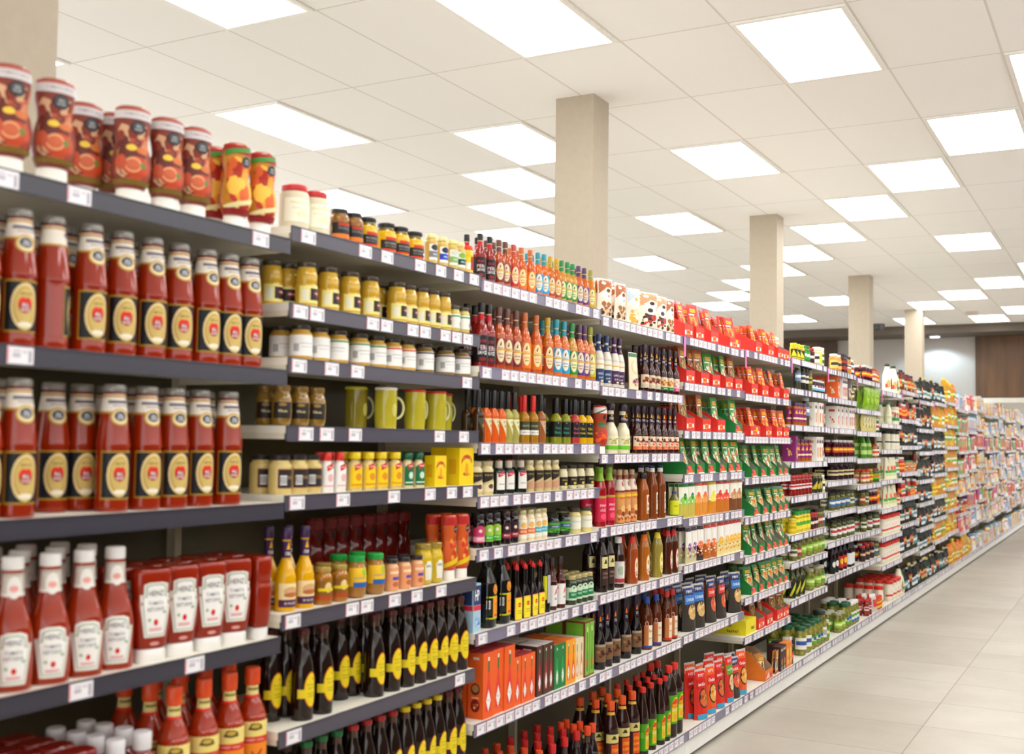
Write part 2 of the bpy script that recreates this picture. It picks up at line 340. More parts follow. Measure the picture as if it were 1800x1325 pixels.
bottle('hs', 'sauce_bottle', KB, 'orange-capped chilli sauce bottle, yellow label', 'hot', .272, .039, 'a02a08', 'e04a14', [('r', 0, .46, 1.3, .09, 'ecd87c'), ('p', [(-.5, .44), (0, .43), (.5, .44), (.42, .48), (.1, .5), (-.3, .5)], '5a4a20'), ('e', 0, .47, .3, .02, 'c8a848'), ('r', 0, .345, 1.3, .03, 'd42018'),
       ('t', 'SWEET CHILLI', 0, .345, 1.3, .022, 'f0c8b8'), ('r', 0, .2, 1.3, .115, 'f08a20'), ('p', [(-.5, .17), (-.1, .14), (.5, .2), (0, .18)], 'c82818'), ('p', [(-.3, .24), (.0, .15), (.1, .18), (-.2, .25)], 'd83018'), ('p', [(.1, .16), (.5, .25), (.4, .26), (.0, .19)], 'b82418')],
       [('r', 0, .79, 3.1, .045, 'e8d68a'), ('r', 0, .735, 3.1, .012, 'd42018'), ('r', 0, .8, 1.0, .012, '8a7838')], cpf=(.5, .84, 1))
# mustards
bottle('mj', 'mayonnaise_jar', 'jar', 'white jar with red lid', 'tub', .124, .041, 'd8d0b4', 'd03838', [('r', 0, .42, 1.2, .26, 'f0f0da'), ('r', 0, .58, .8, .03, 'dfe0b8'), ('r', 0, .46, .7, .02, 'dfe0c0'), ('e', .1, .32, .5, .08, 'e0e4bc')], cpf=(.86, .86, 1), m='plastic')
bottle('pj', 'pickle_jar', 'jar', 'amber pickle jar with black lid', 'jar', .094, .028, '98672a', '26262a', [('r', 0, .36, 1.4, .2, '202020'), ('r', 0, .14, 1.4, .07, 'e07820'), ('r', 0, .5, .7, .05, 'b83020'), ('t', 'PICKLE', 0, .38, 1.3, .08, '888')], m='chunk')
bottle('yj', 'piccalilli_jar', 'jar', 'bright yellow jar with black lid', 'rjar', .094, .032, 'e0b010', '1e1e22', [('r', 0, .28, 1.1, .15, '26241e'), ('r', .1, .47, .7, .05, 'c8301c'), ('r', 0, .08, 1.1, .06, 'e03818'), ('t', 'PICCALILLI', 0, .32, 1.3, .07, 'aaa'), ('t', 'PICKLE', 0, .22, 1.2, .06, '888')], bands=[(.74, '6a5a18')])
for k, c1, c2, c3, d in (('tj', 'e8e6e2', '2c2c34', '7a7a88', 'black and white'), ('tjb', 'f0eee4', '1c2450', '1c40c0', 'blue and white'), ('tjw', 'e4e8d8', 'c8d0c0', '88b060', 'pale green'), ('tjg', 'f0eee0', '78b040', '0c4a34', 'dark green')):
    bottle(k, 'mustard_jar', 'jar', 'small pale mustard jar, '+d+' label', 'jar', .1, .021, 'c8a850', 'ece0a0', [('r', 0, .4, 1.0, .26, c1), ('e', 0, .55, .7, .1, c2), ('r', 0, .33, 1.0, .1, c3), ('t', 'MILD', .1, .33, .9, .06, 'cde')], capm='lid')
bottle('rj', 'mustard_jar', 'jar', 'red-capped mustard jar, red and yellow label', 'jar', .098, .02, 'e8c020', 'e83424', [('r', -.5, .5, .4, .1, 'f0d820'), ('r', -.5, .28, .4, .12, 'eee'), ('r', .4, .38, .5, .23, 'a81c14')])
bottle('mu', 'mustard_jar', 'jar', 'tall pale-yellow mustard jar, black-banded label', 'must', .126, .031, 'c8a030', '4a4238', [('r', .0, .24, 1.45, .22, 'e8dc84'), ('r', .3, .28, .75, .13, '241c1e'), ('e', .35, .3, .5, .06, '8a1c24'), ('t', 'dijon', .35, .3, .7, .05, 'fff'), ('r', 0, .06, 1.45, .02, 'c89a20'), ('r', -.9, .26, .3, .12, 'e4e0c8')], capm='lid')
for k, c, d in (('wj', 'f2f0ec', 'plain white label'), ('wjg', '3a8a48', 'green-striped white label'), ('wjr1', 'd84028', 'red-striped white label'), ('wjd', '3a2430', 'dark-striped white label')):
    bottle(k, 'mustard_jar', 'jar', 'short mustard jar, '+d, 'jar', .095, .031, 'c89c38' if k != 'wjd' else '8a6a34', '403a34', [('r', 0, .4, 2.2, .3, 'efedea'), ('r', 0, .66, 2.2, .025, c), ('r', 0, .46, .7, .015, 'c0c0c0'), ('r', .05, .36, .6, .012, 'c8c8c8'), ('b', -1.0, .34, .25, .14)], capm='lid')
bottle('ws', 'mustard_jar', 'jar', 'narrow pale jar with green-striped label', 'jar', .09, .02, 'd0b860', '5a5648', [('r', 0, .42, 1.6, .26, 'efede4'), ('r', 0, .6, 1.6, .03, '30a060'), ('b', .5, .3, .3, .1)], capm='lid')
bottle('gm', 'mustard_jar', 'jar', 'grainy brown mustard jar, black label', 'rjar', .108, .027, 'a07828', '8a6a34', [('r', .1, .38, .95, .2, '221c18'), ('t', 'Whole', .1, .36, .9, .07, 'e8d8a8'), ('e', .1, .52, .4, .04, '98742c')], m='grain', capm='lid')
def handle(parts, R, H):
    h = MB(); n = 10; rr = .004
    for k in range(n):
        a0, a1 = -PI/2+PI*k/n, -PI/2+PI*(k+1)/n
        for j in range(6):
            b0, b1 = 2*PI*j/6, 2*PI*(j+1)/6
            f = lambda a, b: (rr*math.sin(b)+R*.35, R*.9+(.026+rr*math.cos(b))*math.cos(a), H*.5+(.032+rr*math.cos(b))*math.sin(a))
            h.quad([f(a0, b0), f(a0, b1), f(a1, b1), f(a1, b0)], lin('c8c890'), 'gloss', True)
    parts.append(('handle', h))
bottle('mug', 'mustard_mug', 'jar', 'glass beer mug filled with yellow-green mustard', 'mug', .126, .035, 'b4a82c', 'c83424', [('e', .3, .45, .3, .16, 'b8b058')], extra=handle)
for k, c, d in (('mugy', 'c8c020', 'yellow'), ('mugw', 'e4e2dc', 'white')):
    bottle(k, 'mustard_mug', 'jar', 'glass beer mug of mustard, '+d+' lid', 'mug', .126, .035, 'b4a82c' if k == 'mugw' else '8a7c20', c, [('e', .3, .45, .3, .16, 'c8c060')], extra=handle)
cl_art = [('r', 0, .4, 1.1, .24, '6a2424'), ('r', 0, .4, 1.0, .21, '241c1c'), ('t', 'MUSTARD', 0, .42, 1.2, .08, 'b89060'), ('b', -.6, .36, .3, .12)]
bottle('cl', 'mustard_jar', 'jar', 'squat cream jar, black lid and label', 'jar', .106, .031, 'd8c078', '221c1c', cl_art)
def cman(lab, c2): return [('r', 0, .38, 1.3, .3, lab), ('p', [(-.6, .66), (.7, .74), (.8, .62), (-.5, .52)], 'c81828'), ('t', "Colman's", .1, .63, 1.1, .06, 'f8e8c0'), ('e', .1, .36, .5, .1, c2), ('r', 0, .16, .9, .02, c2)]
bottle('cr', 'mustard_bottle', KB, 'white and red squeezy mustard bottle', 'sqz', .112, .02, 'ece8e0', 'e02c20', cman('f0ece8', 'e8b0b0'), n=3, sx=.7, m='plastic')
bottle('cy', 'mustard_bottle', KB, 'yellow-capped mustard bottle, yellow label', 'sqz', .112, .024, 'd8c080', 'f0d010', cman('f4cc10', 'e09010'), n=3, sx=.7, cpf=(.75, .82, 1))
bottle('cg', 'sauce_bottle', KB, 'green-capped squeezy sauce bottle, green label', 'sqz', .11, .021, 'd8c898', '0c5a34', cman('0f6a40', 'c8e0c8'), n=3, sx=.7, cpf=(.75, .82, 1))
tin_art = [('e', 0, .62, .75, .2, 'c84818'), ('e', 0, .52, .75, .18, 'f4d010'), ('e', 0, .42, .25, .18, 'e8a010'), ('t', "Colman's", 0, .7, 1.1, .1, 'f8e060'), ('t', 'Mustard', 0, .3, .9, .08, 'c84818')]
carton('tin', 'mustard_tin', 'tin', 'small yellow mustard tin', .1, .07, .04, 'f4d010', tin_art, [('r', 0, .5, .5, .2, 'e8b010')], m='plastic')
carton('tinL', 'mustard_tin', 'tin', 'large yellow mustard tin', .125, .09, .055, 'f4d010', tin_art, [('r', 0, .5, .5, .2, 'e8b010')], m='plastic')
bottle('yb', 'sauce_bottle', KB, 'tall yellow sauce bottle with purple cap', 'steer', .221, .028, 'e0a800', '3a1a4a', [('r', 0, .2, 1.2, .14, 'f0d8a0'), ('e', .1, .24, .8, .06, 'd8a878'), ('e', .1, .2, .8, .03, 'b86a38'), ('r', 0, .1, 1.2, .045, '4a1c4a'), ('t', 'BURGER', 0, .1, 1.2, .03, 'e8d8e0')], [('r', 0, .74, 3, .1, '3a1a4a'), ('p', [(-.5, .74), (.4, .74), (.0, .84)], 'f0b020'), ('t', 'STEERS', 0, .69, 1.5, .04, 'fff')], cpf=(.48, .86, 1))
bottle('gj', 'mustard_jar', 'jar', 'squat golden-brown jar, gold lid', 'jar', .104, .027, 'a86c14', 'b89c4c', [('r', 0, .4, 1.4, .24, '8a5a14'), ('e', .1, .46, .4, .14, 'e8c888'), ('r', 0, .4, 1.0, .04, 'e8d020'), ('r', 0, .18, 1.4, .05, 'b8461c')], capm='lid')
bottle('nb', 'nut_spread_jar', 'jar', 'rounded jar with bright green lid', 'rjar', .121, .03, 'a87430', '18a040', [('r', 0, .5, 1.4, .22, 'f0c020'), ('e', .4, .62, .35, .1, '9cc030'), ('r', .1, .32, .9, .06, '2860b0'), ('t', 'peanut', -.1, .48, 1.2, .07, '7a9ab0')])
bottle('sj', 'sauce_jar', 'jar', 'small peach-labelled jar with black lid', 'jar', .098, .022, 'e0a878', '2c2a2c', [('r', 0, .38, 1.4, .32, 'e8a070'), ('r', .2, .4, .6, .05, '5a4aa8'), ('e', .1, .22, .5, .08, 'c86840'), ('r', 0, .58, .8, .04, 'f8d8b8')])
bottle('yg', 'mustard_jar', 'jar', 'yellow jar with gold lid', 'rjar', .13, .031, 'd0b018', 'a89040', [('p', [(-.4, .12), (.4, .12), (.5, .5), (-.5, .5)], 'ece8d8'), ('p', [(-.38, .5), (.38, .5), (.2, .58), (-.2, .58)], 'ece8d8'), ('t', 'HEINZ', 0, .46, .7, .06, '555'), ('r', 1.0, .34, .4, .2, 'd8c820')], capm='lid')
def brown(key, cap, lab, d):
    bottle(key, 'sauce_bottle', KB, d, 'brown', .242, .031, '1c0a05', cap, [('e', .05, .34, .74, .2, 'd87018'), ('e', .05, .34, .68, .185, lab), ('r', -.9, .3, .35, .05, lab), ('t', 'Worcester', .05, .4, 1.0, .02, '8a7a10'), ('t', 'SAUCE', .05, .36, .8, .02, 'a08a10'), ('r', .05, .3, .4, .006, 'b8a018'), ('r', .05, .27, .35, .006, 'b8a018'), ('e', .2, .46, .08, .014, 'd83010')], bands=[(.86, '4a3428')])
brown('br', '5a1418', 'ead020', 'dark brown bottle, maroon cap, yellow oval label')
brown('brg', '0c6a30', 'ead020', 'dark brown bottle with green cap')
brown('brr', 'b01c1c', 'ead020', 'dark brown bottle with red cap')
brown('bry', 'e0c010', 'ead020', 'dark brown bottle with yellow cap')
# hot sauces
NC = {'k': ('160f10', '1c1416', 'd03848', '8a1c14', 'black'), 'w': ('6a4038', '7c1c18', 'ecd8b0', 'b04818', 'maroon'), 'r': ('c04838', 'c02018', 'f0d8b0', 'c04818', 'red'), 'o': ('c86830', 'e87818', 'f0dca0', 'c8581c', 'orange'), 'c': ('2a98a8', '1a98cc', 'e8e8d8', 'd86820', 'blue'),
      'y': ('c8a018', 'b04018', 'f0d8a0', 'c86818', 'yellow-orange'), 'g': ('2a8a48', '188a30', 'e8e4b0', 'c89030', 'green'), 'p': ('5a3a60', '5a2a80', 'e8d8c0', 'c8601c', 'purple'), 'l': ('9a9a38', 'c0b418', 'e8e0a8', 'c8781c', 'olive')}
for k, (cp, lab, em, sa, cn) in NC.items():
    for s, H, R, d in (('nh_', .167, .022, 'small hot sauce bottle, '), ('nH_', .225, .0255, 'large hot sauce bottle, ')):
        a = [('r', 0, .28, 1.5, .21, lab)]
        if k == 'k': a += [('t', 'XX HOT', 0, .4, 1.2, .05, 'c83040'), ('t', 'PERi', 0, .3, 1.3, .07, 'f0c8d0'), ('t', 'SAUCE', 0, .22, 1.3, .06, 'fff'), ('e', 0, .12, .5, .03, '8a1420')]
        else: a += [('e', .05, .3, .62, .19, em), ('r', .05, .31, 1.0, .012, 'e0a830'), ('t', "Nando's", .05, .34, .8, .03, lab), ('p', [(-.15, .38), (.05, .37), (.15, .44), (.0, .43)], '503018'), ('t', 'PERI-PERI', .05, .24, .8, .025, lab), ('r', .05, .19, .3, .008, '887'), ('b', -1.15, .26, .22, .1)]
        bottle(s+k, 'hot_sauce_bottle', KB, d+cn+' label', 'hot', H, R, sa, cp, a, [('r', 0, .78, 3.1, .045, 'c81828' if k == 'k' else cp), ('r', 0, .845, 3.1, .012, 'e0d0b0')], cpf=(.46, .85, 1), extra=None)
for k, sa, lab, cn in (('d', '3a2410', '4a4434', 'dark'), ('o', 'd85a14', 'e0d8a8', 'orange'), ('g', 'a8a050', 'e4e0b0', 'pale green'), ('b', '9a5a28', 'c8a888', 'brown')):
    bottle('hk_'+k, 'hot_sauce_bottle', KB, 'slender black-capped '+cn+' sauce bottle', 'slim', .185, .02, sa, '141414', [('p', [(-.9, .46), (1.0, .46), (.9, .08)], lab), ('t', 'HOT', .35, .4, .7, .05, '4a4030'), ('e', .4, .32, .22, .035, 'c88a20')])
bottle('hr', 'hot_sauce_bottle', KB, 'slender red-capped amber sauce bottle', 'slim', .178, .021, 'a87414', 'd81c1c', [('r', 0, .36, 1.5, .09, '3a3c24'), ('r', 0, .22, 1.5, .05, 'eceae0'), ('t', 'HABANERO', 0, .36, 1.5, .04, 'b0b080'), ('t', 'MEDIUM', 0, .22, 1.3, .03, '555')])
for k, sa, tc, t1, cn in (('g', '8a8c18', '30a078', 'Green', 'yellow-green'), ('r', 'b83a38', 'c04868', 'Red', 'pink-red'), ('y', 'd8a800', 'd8c020', 'Yellow', 'golden')):
    bottle('gm_'+k, 'hot_sauce_bottle', KB, 'black-labelled hot sauce bottle, '+cn+' sauce', 'slim', .178, .0225, sa, '101010', [('r', 0, .31, 1.5, .17, '101412'), ('t', t1, .1, .34, .95, .06, tc), ('t', 'Mamba', .1, .24, 1.1, .055, tc), ('p', [(.05, .44), (.2, .44), (.13, .47)], 'ccd')])
bottle('dj', 'mustard_jar', 'jar', 'pale mustard jar, slanting black label', 'jar', .118, .028, 'd8c890', 'c8bc98', [('p', [(-1.4, .3), (-1.4, .68), (1.0, .68), (1.0, .5)], '28201c'), ('p', [(-1.4, .1), (1, .1), (1, .42), (-1.4, .24)], 'e8d8b0'), ('t', 'DIJON', 0, .58, 1.1, .07, 'c8a858'), ('e', .3, .26, .4, .07, '58402c')], capm='lid')
bottle('dj2', 'mustard_jar', 'jar', 'narrow brown-labelled mustard jar', 'jar', .118, .021, 'd0bc84', 'c8bc98', [('p', [(-1.3, .28), (-1.3, .68), (1.1, .68), (1.1, .5)], '2c221c'), ('p', [(-1.3, .1), (1.1, .1), (1.1, .42), (-1.3, .22)], 'c89878'), ('t', 'DIJON', 0, .56, 1.1, .06, 'c8a858')], capm='lid')
bottle('ml', 'sauce_bottle', KB, 'dark sauce bottle with red spout', 'sqz', .118, .022, '142018', 'c8c0b0', [('r', .2, .38, .85, .25, 'f0ece4'), ('p', [(-.5, .62), (.9, .7), (1.0, .6), (-.4, .5)], 'c82030'), ('t', "Colman's", .25, .6, 1.0, .05, 'fff'), ('r', .2, .3, .5, .02, 'bbb')],
       n=3, sx=.8, extra=lambda P, R, H: P.append(('spout', (lambda m: (lathe(m, [(R*.28, H*.82), (R*.28, H*1.02), (R*.12, H*1.04)], lin('e02818'), 'plastic', 10), m)[1])(MB()))))
bottle('cj', 'mayonnaise_jar', 'jar', 'small cream jar with black scalloped label', 'rjar', .095, .021, 'e0d6b0', '3a3428', [('r', 0, .34, 1.4, .18, '201c18'), ('t', 'AIOLI', 0, .4, 1.0, .07, 'd8c070'), ('e', .2, .24, .3, .06, 'd8b840')])
for k, cap, lab, nm in (('p', '2a2022', 'c83868', 'pink'), ('g', '2a2426', '9ac83c', 'lime green'), ('d', '3a2020', '3a1420', 'dark red')):
    bottle('fj_'+k, 'jelly_jar', 'jar', 'dark jar with '+nm+' label', 'jar', .117, .021, '1c1014', cap, [('r', 0, .38, 1.4, .22, lab), ('e', 0, .54, .9, .12, lab), ('r', 0, .26, 1.4, .07, '28b028' if k == 'g' else 'e8a8b8' if k == 'p' else 'a82840'), ('t', 'JELLY', 0, .27, 1.1, .06, 'fff'), ('e', .0, .5, .3, .05, 'e8dcd0')])
for k, lab, t in (('o', 'e87838', 'orange'), ('b', '48b0c8', 'sky-blue')):
    bottle('ij_'+k, 'sauce_jar', 'jar', 'slim cream jar, '+t+' label', 'jar', .115, .02, 'e8d8b0', 'c0b488', [('r', 0, .4, 1.4, .3, 'f0ecdc'), ('e', .1, .52, .6, .1, 'f0b860'), ('r', 0, .32, 1.4, .09, lab), ('t', 'SAUCE', 0, .32, 1.2, .06, 'fff')], capm='lid')
bottle('kj', 'pickle_jar', 'jar', 'dark jar with green label', 'rjar', .087, .03, '10180e', '181818', [('r', 0, .4, 1.4, .22, '4ca030'), ('r', .1, .45, .9, .07, '30508a'), ('t', 'GREEK', .1, .45, 1.1, .06, 'dde'), ('f', 0, .25, 1.1, .08, 4, ['286a1c', '1c4c14', '6ab03c'], 8)])
bottle('wjc', 'mayonnaise_jar', 'jar', 'cream jar, pale label, dark lid', 'jar', .1, .027, 'e0d088', '4a4438', [('r', 0, .42, 1.6, .24, 'f0eede'), ('r', 0, .48, .8, .03, 'd8d8c0')])
carton('hp', 'sauce_carton', 'carton', 'pale blue sauce carton', .165, .05, .05, 'a8c8dc', [('r', 0, .76, .96, .2, '2a3a68'), ('t', 'HP', 0, .76, 1.2, .22, 'fff'), ('r', 0, .5, .96, .05, 'd83040'), ('f', 0, .2, .8, .12, 2, ['3a6ac0', '88b0e0', 'c8dcf0'], 12)], [('r', 0, .76, .8, .2, '2a3a68'), ('r', 0, .5, .9, .05, 'd83040')])
bottle('mg', 'seasoning_bottle', KB, 'big black bottle with orange panel label', 'sauce', .237, .034, '0c0a0a', '181414', [('r', -1.0, .3, .45, .12, '242424'), ('b', -1.0, .34, .3, .06), ('r', -.5, .45, 1.4, .012, 'b8c010'), ('r', -.5, .14, 1.4, .012, 'b8c010'), ('r', .1, .3, .5, .155, 'e0c010'), ('r', .1, .3, .43, .14, 'f09814'), ('e', .1, .56, .5, .075, 'e08a18'), ('f', .1, .56, .4, .05, 3, ['f0b040', 'c86a14', 'f8c860'], 8), ('r', .1, .18, .25, .016, 'e03018'), ('t', 'TEPPAN', .1, .34, .6, .02, 'c05010')], n=3)
bottle('mgs', 'seasoning_bottle', KB, 'dark seasoning bottle, red spout cap, yellow label', 'steer', .2, .024, '140a0a', 'd81818', [('r', 0, .21, .92, .205, 'e87878'), ('r', 0, .21, .86, .19, 'f4e028'), ('e', 0, .28, .4, .04, 'e03020'), ('t', 'MAGGI', 0, .28, .7, .025, 'f8e040'), ('r', 0, .17, .5, .008, 'c8a820'), ('r', 0, .13, .5, .008, 'c8a820')], n=3.4, sx=.7, cpf=(.42, .9, .97),
       extra=lambda P, R, H: P.append(('spout', (lambda m: (lathe(m, [(R*.3, H*.96), (R*.14, H*.98), (R*.1, H*1.02)], lin('d81818'), 'plastic', 10), m)[1])(MB()))))
bottle('hb', 'sauce_bottle', KB, 'tall black bottle, narrow yellow label', 'sauce', .222, .019, '120c0e', '1a1416', [('r', -.5, .42, .4, .2, 'e8e020'), ('r', .5, .4, .5, .24, 'b8b4bc')])
bottle('rs', 'chilli_sauce_bottle', KB, 'red-brown bottle, white label, red flash', 'hot', .2, .022, '4a120c', '3a2c2c', [('r', 0, .28, 1.8, .2, 'ece8e4'), ('p', [(-.1, .28), (.5, .34), (.5, .43), (.2, .4)], 'd82848'), ('r', .2, .22, .25, .02, '998'), ('r', -1.2, .4, .2, .02, 'd82848')])
bottle('gl', 'sauce_jar', 'jar', 'green-labelled jar with gold lid', 'jar', .115, .025, '283420', 'c0b078', [('r', 0, .38, 1.5, .22, 'c8dcc0'), ('e', .1, .56, .5, .12, 'd0e0c8'), ('r', .15, .34, .9, .11, '188048'), ('t', 'MINT', .15, .36, .9, .07, 'd0f0d8'), ('e', .1, .6, .18, .04, '2a8a48')], capm='lid')
# cartons with a bottle drawn on the front
def tab_art(bg, sauce, dia='f0ece8', neck='1c6a34'):
    return [('r', 0, .5, 1, .5, bg), ('p', [(-.14, .62), (.14, .62), (.5, .36), (-.5, .36)], sauce), ('r', 0, .24, .5, .14, sauce), ('r', 0, .7, .14, .12, sauce), ('r', 0, .8, .14, .1, neck), ('r', 0, .9, .14, .03, 'e8e0c8'),
            ('p', [(0, .1), (.42, .26), (0, .44), (-.42, .26)], dia), ('t', 'TABASCO', 0, .27, .5, .025, '5a9a70')]
side_food = [('e', 0, .45, .6, .09, '5a2c18'), ('e', 0, .46, .45, .06, 'b07848'), ('e', 0, .2, .6, .1, '801c10'), ('f', 0, .2, .45, .06, 6, ['c84828', 'e8a868', '5a8a30'], 8), ('r', 0, .32, .5, .01, 'f0b890'), ('r', .1, .92, .4, .02, 'f8d8c0')]
for k, H, W_, D_, bg, sc, tp, d, sd in (('tb', .224, .075, .06, 'ec5c14', 'e03428', 'a02030', 'tall orange pepper sauce box', side_food), ('tm', .173, .052, .055, 'ee6018', 'e03428', 'a02838', 'medium orange pepper sauce box', side_food),
        ('cb', .186, .045, .09, '4a2418', 'a82418', 'd8d0d0', 'brown pepper sauce box, white top', side_food), ('gb', .17, .048, .09, '0e7a38', '18a048', 'c86028', 'green pepper sauce box', [('r', 0, .5, .5, .3, '0a5a28')]),
        ('ob', .172, .043, .09, 'f0a018', 'e83c18', 'e87830', 'orange and yellow pepper sauce box', [('r', 0, .5, .5, .3, 'e06018')]), ('wb', .165, .04, .09, 'e8d8b0', 'e88820', 'd8d0c0', 'cream pepper sauce box', [('r', 0, .5, .5, .3, 'd8b070')])):
    carton(k, 'sauce_carton', 'carton', d, H, W_, D_, bg, tab_art(bg, sc), sd, tp)
carton('gt', 'sauce_carton', 'carton', 'tall leaf-green box with maroon edges', .224, .05, .09, '7a2818', [('r', 0, .5, .8, .47, '78b838'), ('r', 0, .7, .1, .1, '1c5a20'), ('p', [(-.1, .6), (.1, .6), (.3, .3), (.3, .1), (-.3, .1), (-.3, .3)], '4a8a28'), ('r', 0, .25, .3, .05, 'd83020'), ('e', 0, .85, .3, .05, 'b8d888')], [('r', 0, .5, .85, .47, '70b034'), ('e', 0, .6, .4, .1, '98c868')], '88b040')
for k, c, cn in (('r', 'c81c1c', 'red'), ('o', 'e04818', 'orange')):
    bottle('rc_'+k, 'soy_sauce_bottle', KB, 'small dark bottle with '+cn+' screw cap', 'hot', .25, .027, '1e0e0c', c, [('r', 0, .3, 1.4, .14, 'c83830'), ('r', 0, .4, 1.4, .03, 'e8dcc8'), ('t', 'SAUCE', 0, .3, 1.2, .05, 'f0e0d0')], [('r', 0, .8, 3.1, .05, '4a3834')], cpf=(.52, .86, 1))
# bay of dressings and barbecue sauces
def bake(seed, top, cols): return [('r', 0, .5, .96, .48, 'efe2cc'), ('r', 0, .74, .9, .22, top), ('p', [(-.9, .5), (.9, .62), (.9, .75), (.2, .8), (-.9, .6)], 'f6ead6'), ('e', .1, .58, .7, .13, 'fbf4e8'), ('f', 0, .24, .85, .2, seed, cols, 22), ('e', -.3, .88, .3, .04, 'f4e8d4'), ('e', .3, .7, .25, .05, cols[0])]
pouch('bp', 'baking_mix_packet', 'packet', 'white and orange-brown baking mix packet', .168, .1, .02, 'f6f0e8', bake(1, 'b8622c', ['7a3c20', 'e8c8a0', '4a2418', 'f0dcc0', 'a86838']), stand=False, seal='fff')
pouch('bpw', 'baking_mix_packet', 'packet', 'pale blue-topped baking mix packet', .165, .09, .02, 'f6f2ec', bake(2, 'c8d8e8', ['f0b848', 'f8e8c0', 'e8902c', 'fff8e8']), stand=False, seal='fff')
pouch('bp2', 'baking_mix_packet', 'packet', 'wide packet printed with bowl of dessert', .168, .14, .02, 'f4ece4', bake(4, 'e8a070', ['30201c', 'f0dcc8', 'c83828', '583028', 'fff'])+[('e', .1, .5, .5, .12, 'fff'), ('e', .1, .5, .3, .06, '402820')], stand=False, seal='fff')
for k, c, d in (('bn', '28406a', 'blue'), ('bnp', '4a2450', 'purple')):
    bottle(k, 'dressing_bottle', KB, 'white dressing bottle with '+d+' neck', 'hot', .222, .024, 'd8d0c0', c, [('r', 0, .4, 1.4, .1, 'ece4d4'), ('r', 0, .42, .9, .012, 'd8b050'), ('r', 0, .2, 1.4, .13, c), ('t', 'GARLIC', 0, .24, 1.2, .04, 'dde'), ('t', 'DIP', 0, .16, .8, .03, 'dde'), ('e', .2, .1, .3, .02, 'e8d8b0')], [('r', 0, .75, 3.1, .07, c), ('e', .3, .74, .2, .03, 'd0b878')])
pouch('cp', 'sauce_pouch', 'packet', 'cream stand-up pouch with green top', .17, .085, .03, 'ecd8b8', [('r', 0, .93, .95, .05, '3a7a40'), ('e', 0, .6, .7, .2, 'e8c890'), ('e', .1, .62, .4, .14, 'f4e4c8'), ('f', 0, .2, .8, .13, 9, ['6a2c58', 'e8b8a0', 'f8f0e0', 'c87850'], 14)], wave=.3)
def steer(key, H, R, food, strip_, d, sc='3a1008'):
    bottle(key, 'sauce_bottle', KB, d, 'steer', H, R, sc, '301828', [('r', 0, .23, 1.2, .13, 'e8d0b0'), ('f', 0, .24, 1.1, .09, len(key)+3, food, 12), ('r', 0, .11, 1.2, .035, strip_), ('t', 'SAUCE', .1, .11, .9, .025, 'f0e8e0')], [('r', 0, .74, 3.1, .1, '2c1428'), ('p', [(-.5, .76), (.4, .76), (-.05, .86)], 'f0a820'), ('t', 'STEERS', 0, .7, 1.7, .045, 'f0e8f0')], cpf=(.48, .85, 1), sx=1)
steer('st_b', .218, .023, ['8a3c1c', 'd87838', 'e8c090', '5a2010'], 'c8c0a8', 'dark burger sauce bottle, purple neck')
steer('st_g', .218, .023, ['e8b838', 'c86020', '8a3818'], '1c8a3c', 'burger sauce bottle, green-striped label')
steer('st_p', .218, .023, ['f0d8d0', 'e89898', 'd870a0'], 'e83898', 'burger sauce bottle with pink label')
steer('stb', .218, .024, ['a02c18', 'e8d0c0', 'd85a28', '6a1c10'], 'e06020', 'dark basting sauce bottle, purple neck')
bottle('sqr', 'squeeze_bottle', KB, 'squeeze bottle printed with tomatoes, white base', 'ags', .205, .036, 'b83018', 'f4f0ea', [('r', 0, .575, 1.4, .38, 'a83c20'), ('r', 0, .9, 1.4, .06, 'e8dcd8'), ('p', [(-1, .8), (1, .94), (1, .96), (-1, .84)], '3a5a40'), ('e', .4, .76, .3, .055, '3a2426'), ('f', 0, .33, 1.1, .14, 12, ['d8381c', 'e86030', 'c02814'], 16), ('e', 0, .6, .7, .05, '3a6a38')], sx=.8)
bottle('sd', 'dressing_bottle', KB, 'creamy white dressing bottle, purple cap', 'steer', .219, .034, 'e0d8b8', '2c1a2c', [('r', 0, .22, 1.2, .13, 'e8e4c0'), ('f', 0, .24, .9, .08, 5, ['b8c878', 'e8e0b0', 'c89858', '7aa048'], 12), ('r', 0, .12, 1.2, .04, '68c028')], [('r', 0, .7, 3.1, .08, '2c1428'), ('t', 'STEERS', 0, .7, 1.7, .05, 'f0e8d8'), ('p', [(-.3, .74), (.3, .74), (0, .79)], 'f0a820')], cpf=(.55, .86, 1))
bottle('pk', 'sweet_chilli_bottle', KB, 'pink-red bottle with lime-green neck', 'sauce', .25, .027, '9a1018', '78a828', [('r', 0, .28, 1.4, .2, 'd81c48'), ('r', 0, .5, 1.4, .02, 'b8a040'), ('t', 'sweet', 0, .36, 1.1, .05, 'f0c8d0'), ('t', 'chilli', 0, .28, 1.0, .05, 'f0c8d0'), ('e', .1, .17, .5, .05, 'f05870')], [('r', 0, .84, 3.1, .07, '88b030')])
bottle('fl', 'marinade_bottle', KB, 'marinade bottle in patterned orange-cream wrap', 'sauce', .236, .025, '8a4018', 'b89870', [('r', 0, .3, 1.5, .28, 'd89858'), ('f', 0, .2, 1.2, .15, 21, ['b85020', 'e8b878', '7a3418', 'f0d8b0', 'c87030'], 26), ('r', 0, .52, 1.5, .02, 'f0c020'), ('t', "Nando's", 0, .48, 1.2, .03, 'c83018')], [('r', 0, .72, 3.1, .1, 'e0d0c0'), ('e', .1, .74, .3, .05, 'a02830'), ('r', 0, .88, 3.1, .02, '8a3830')])
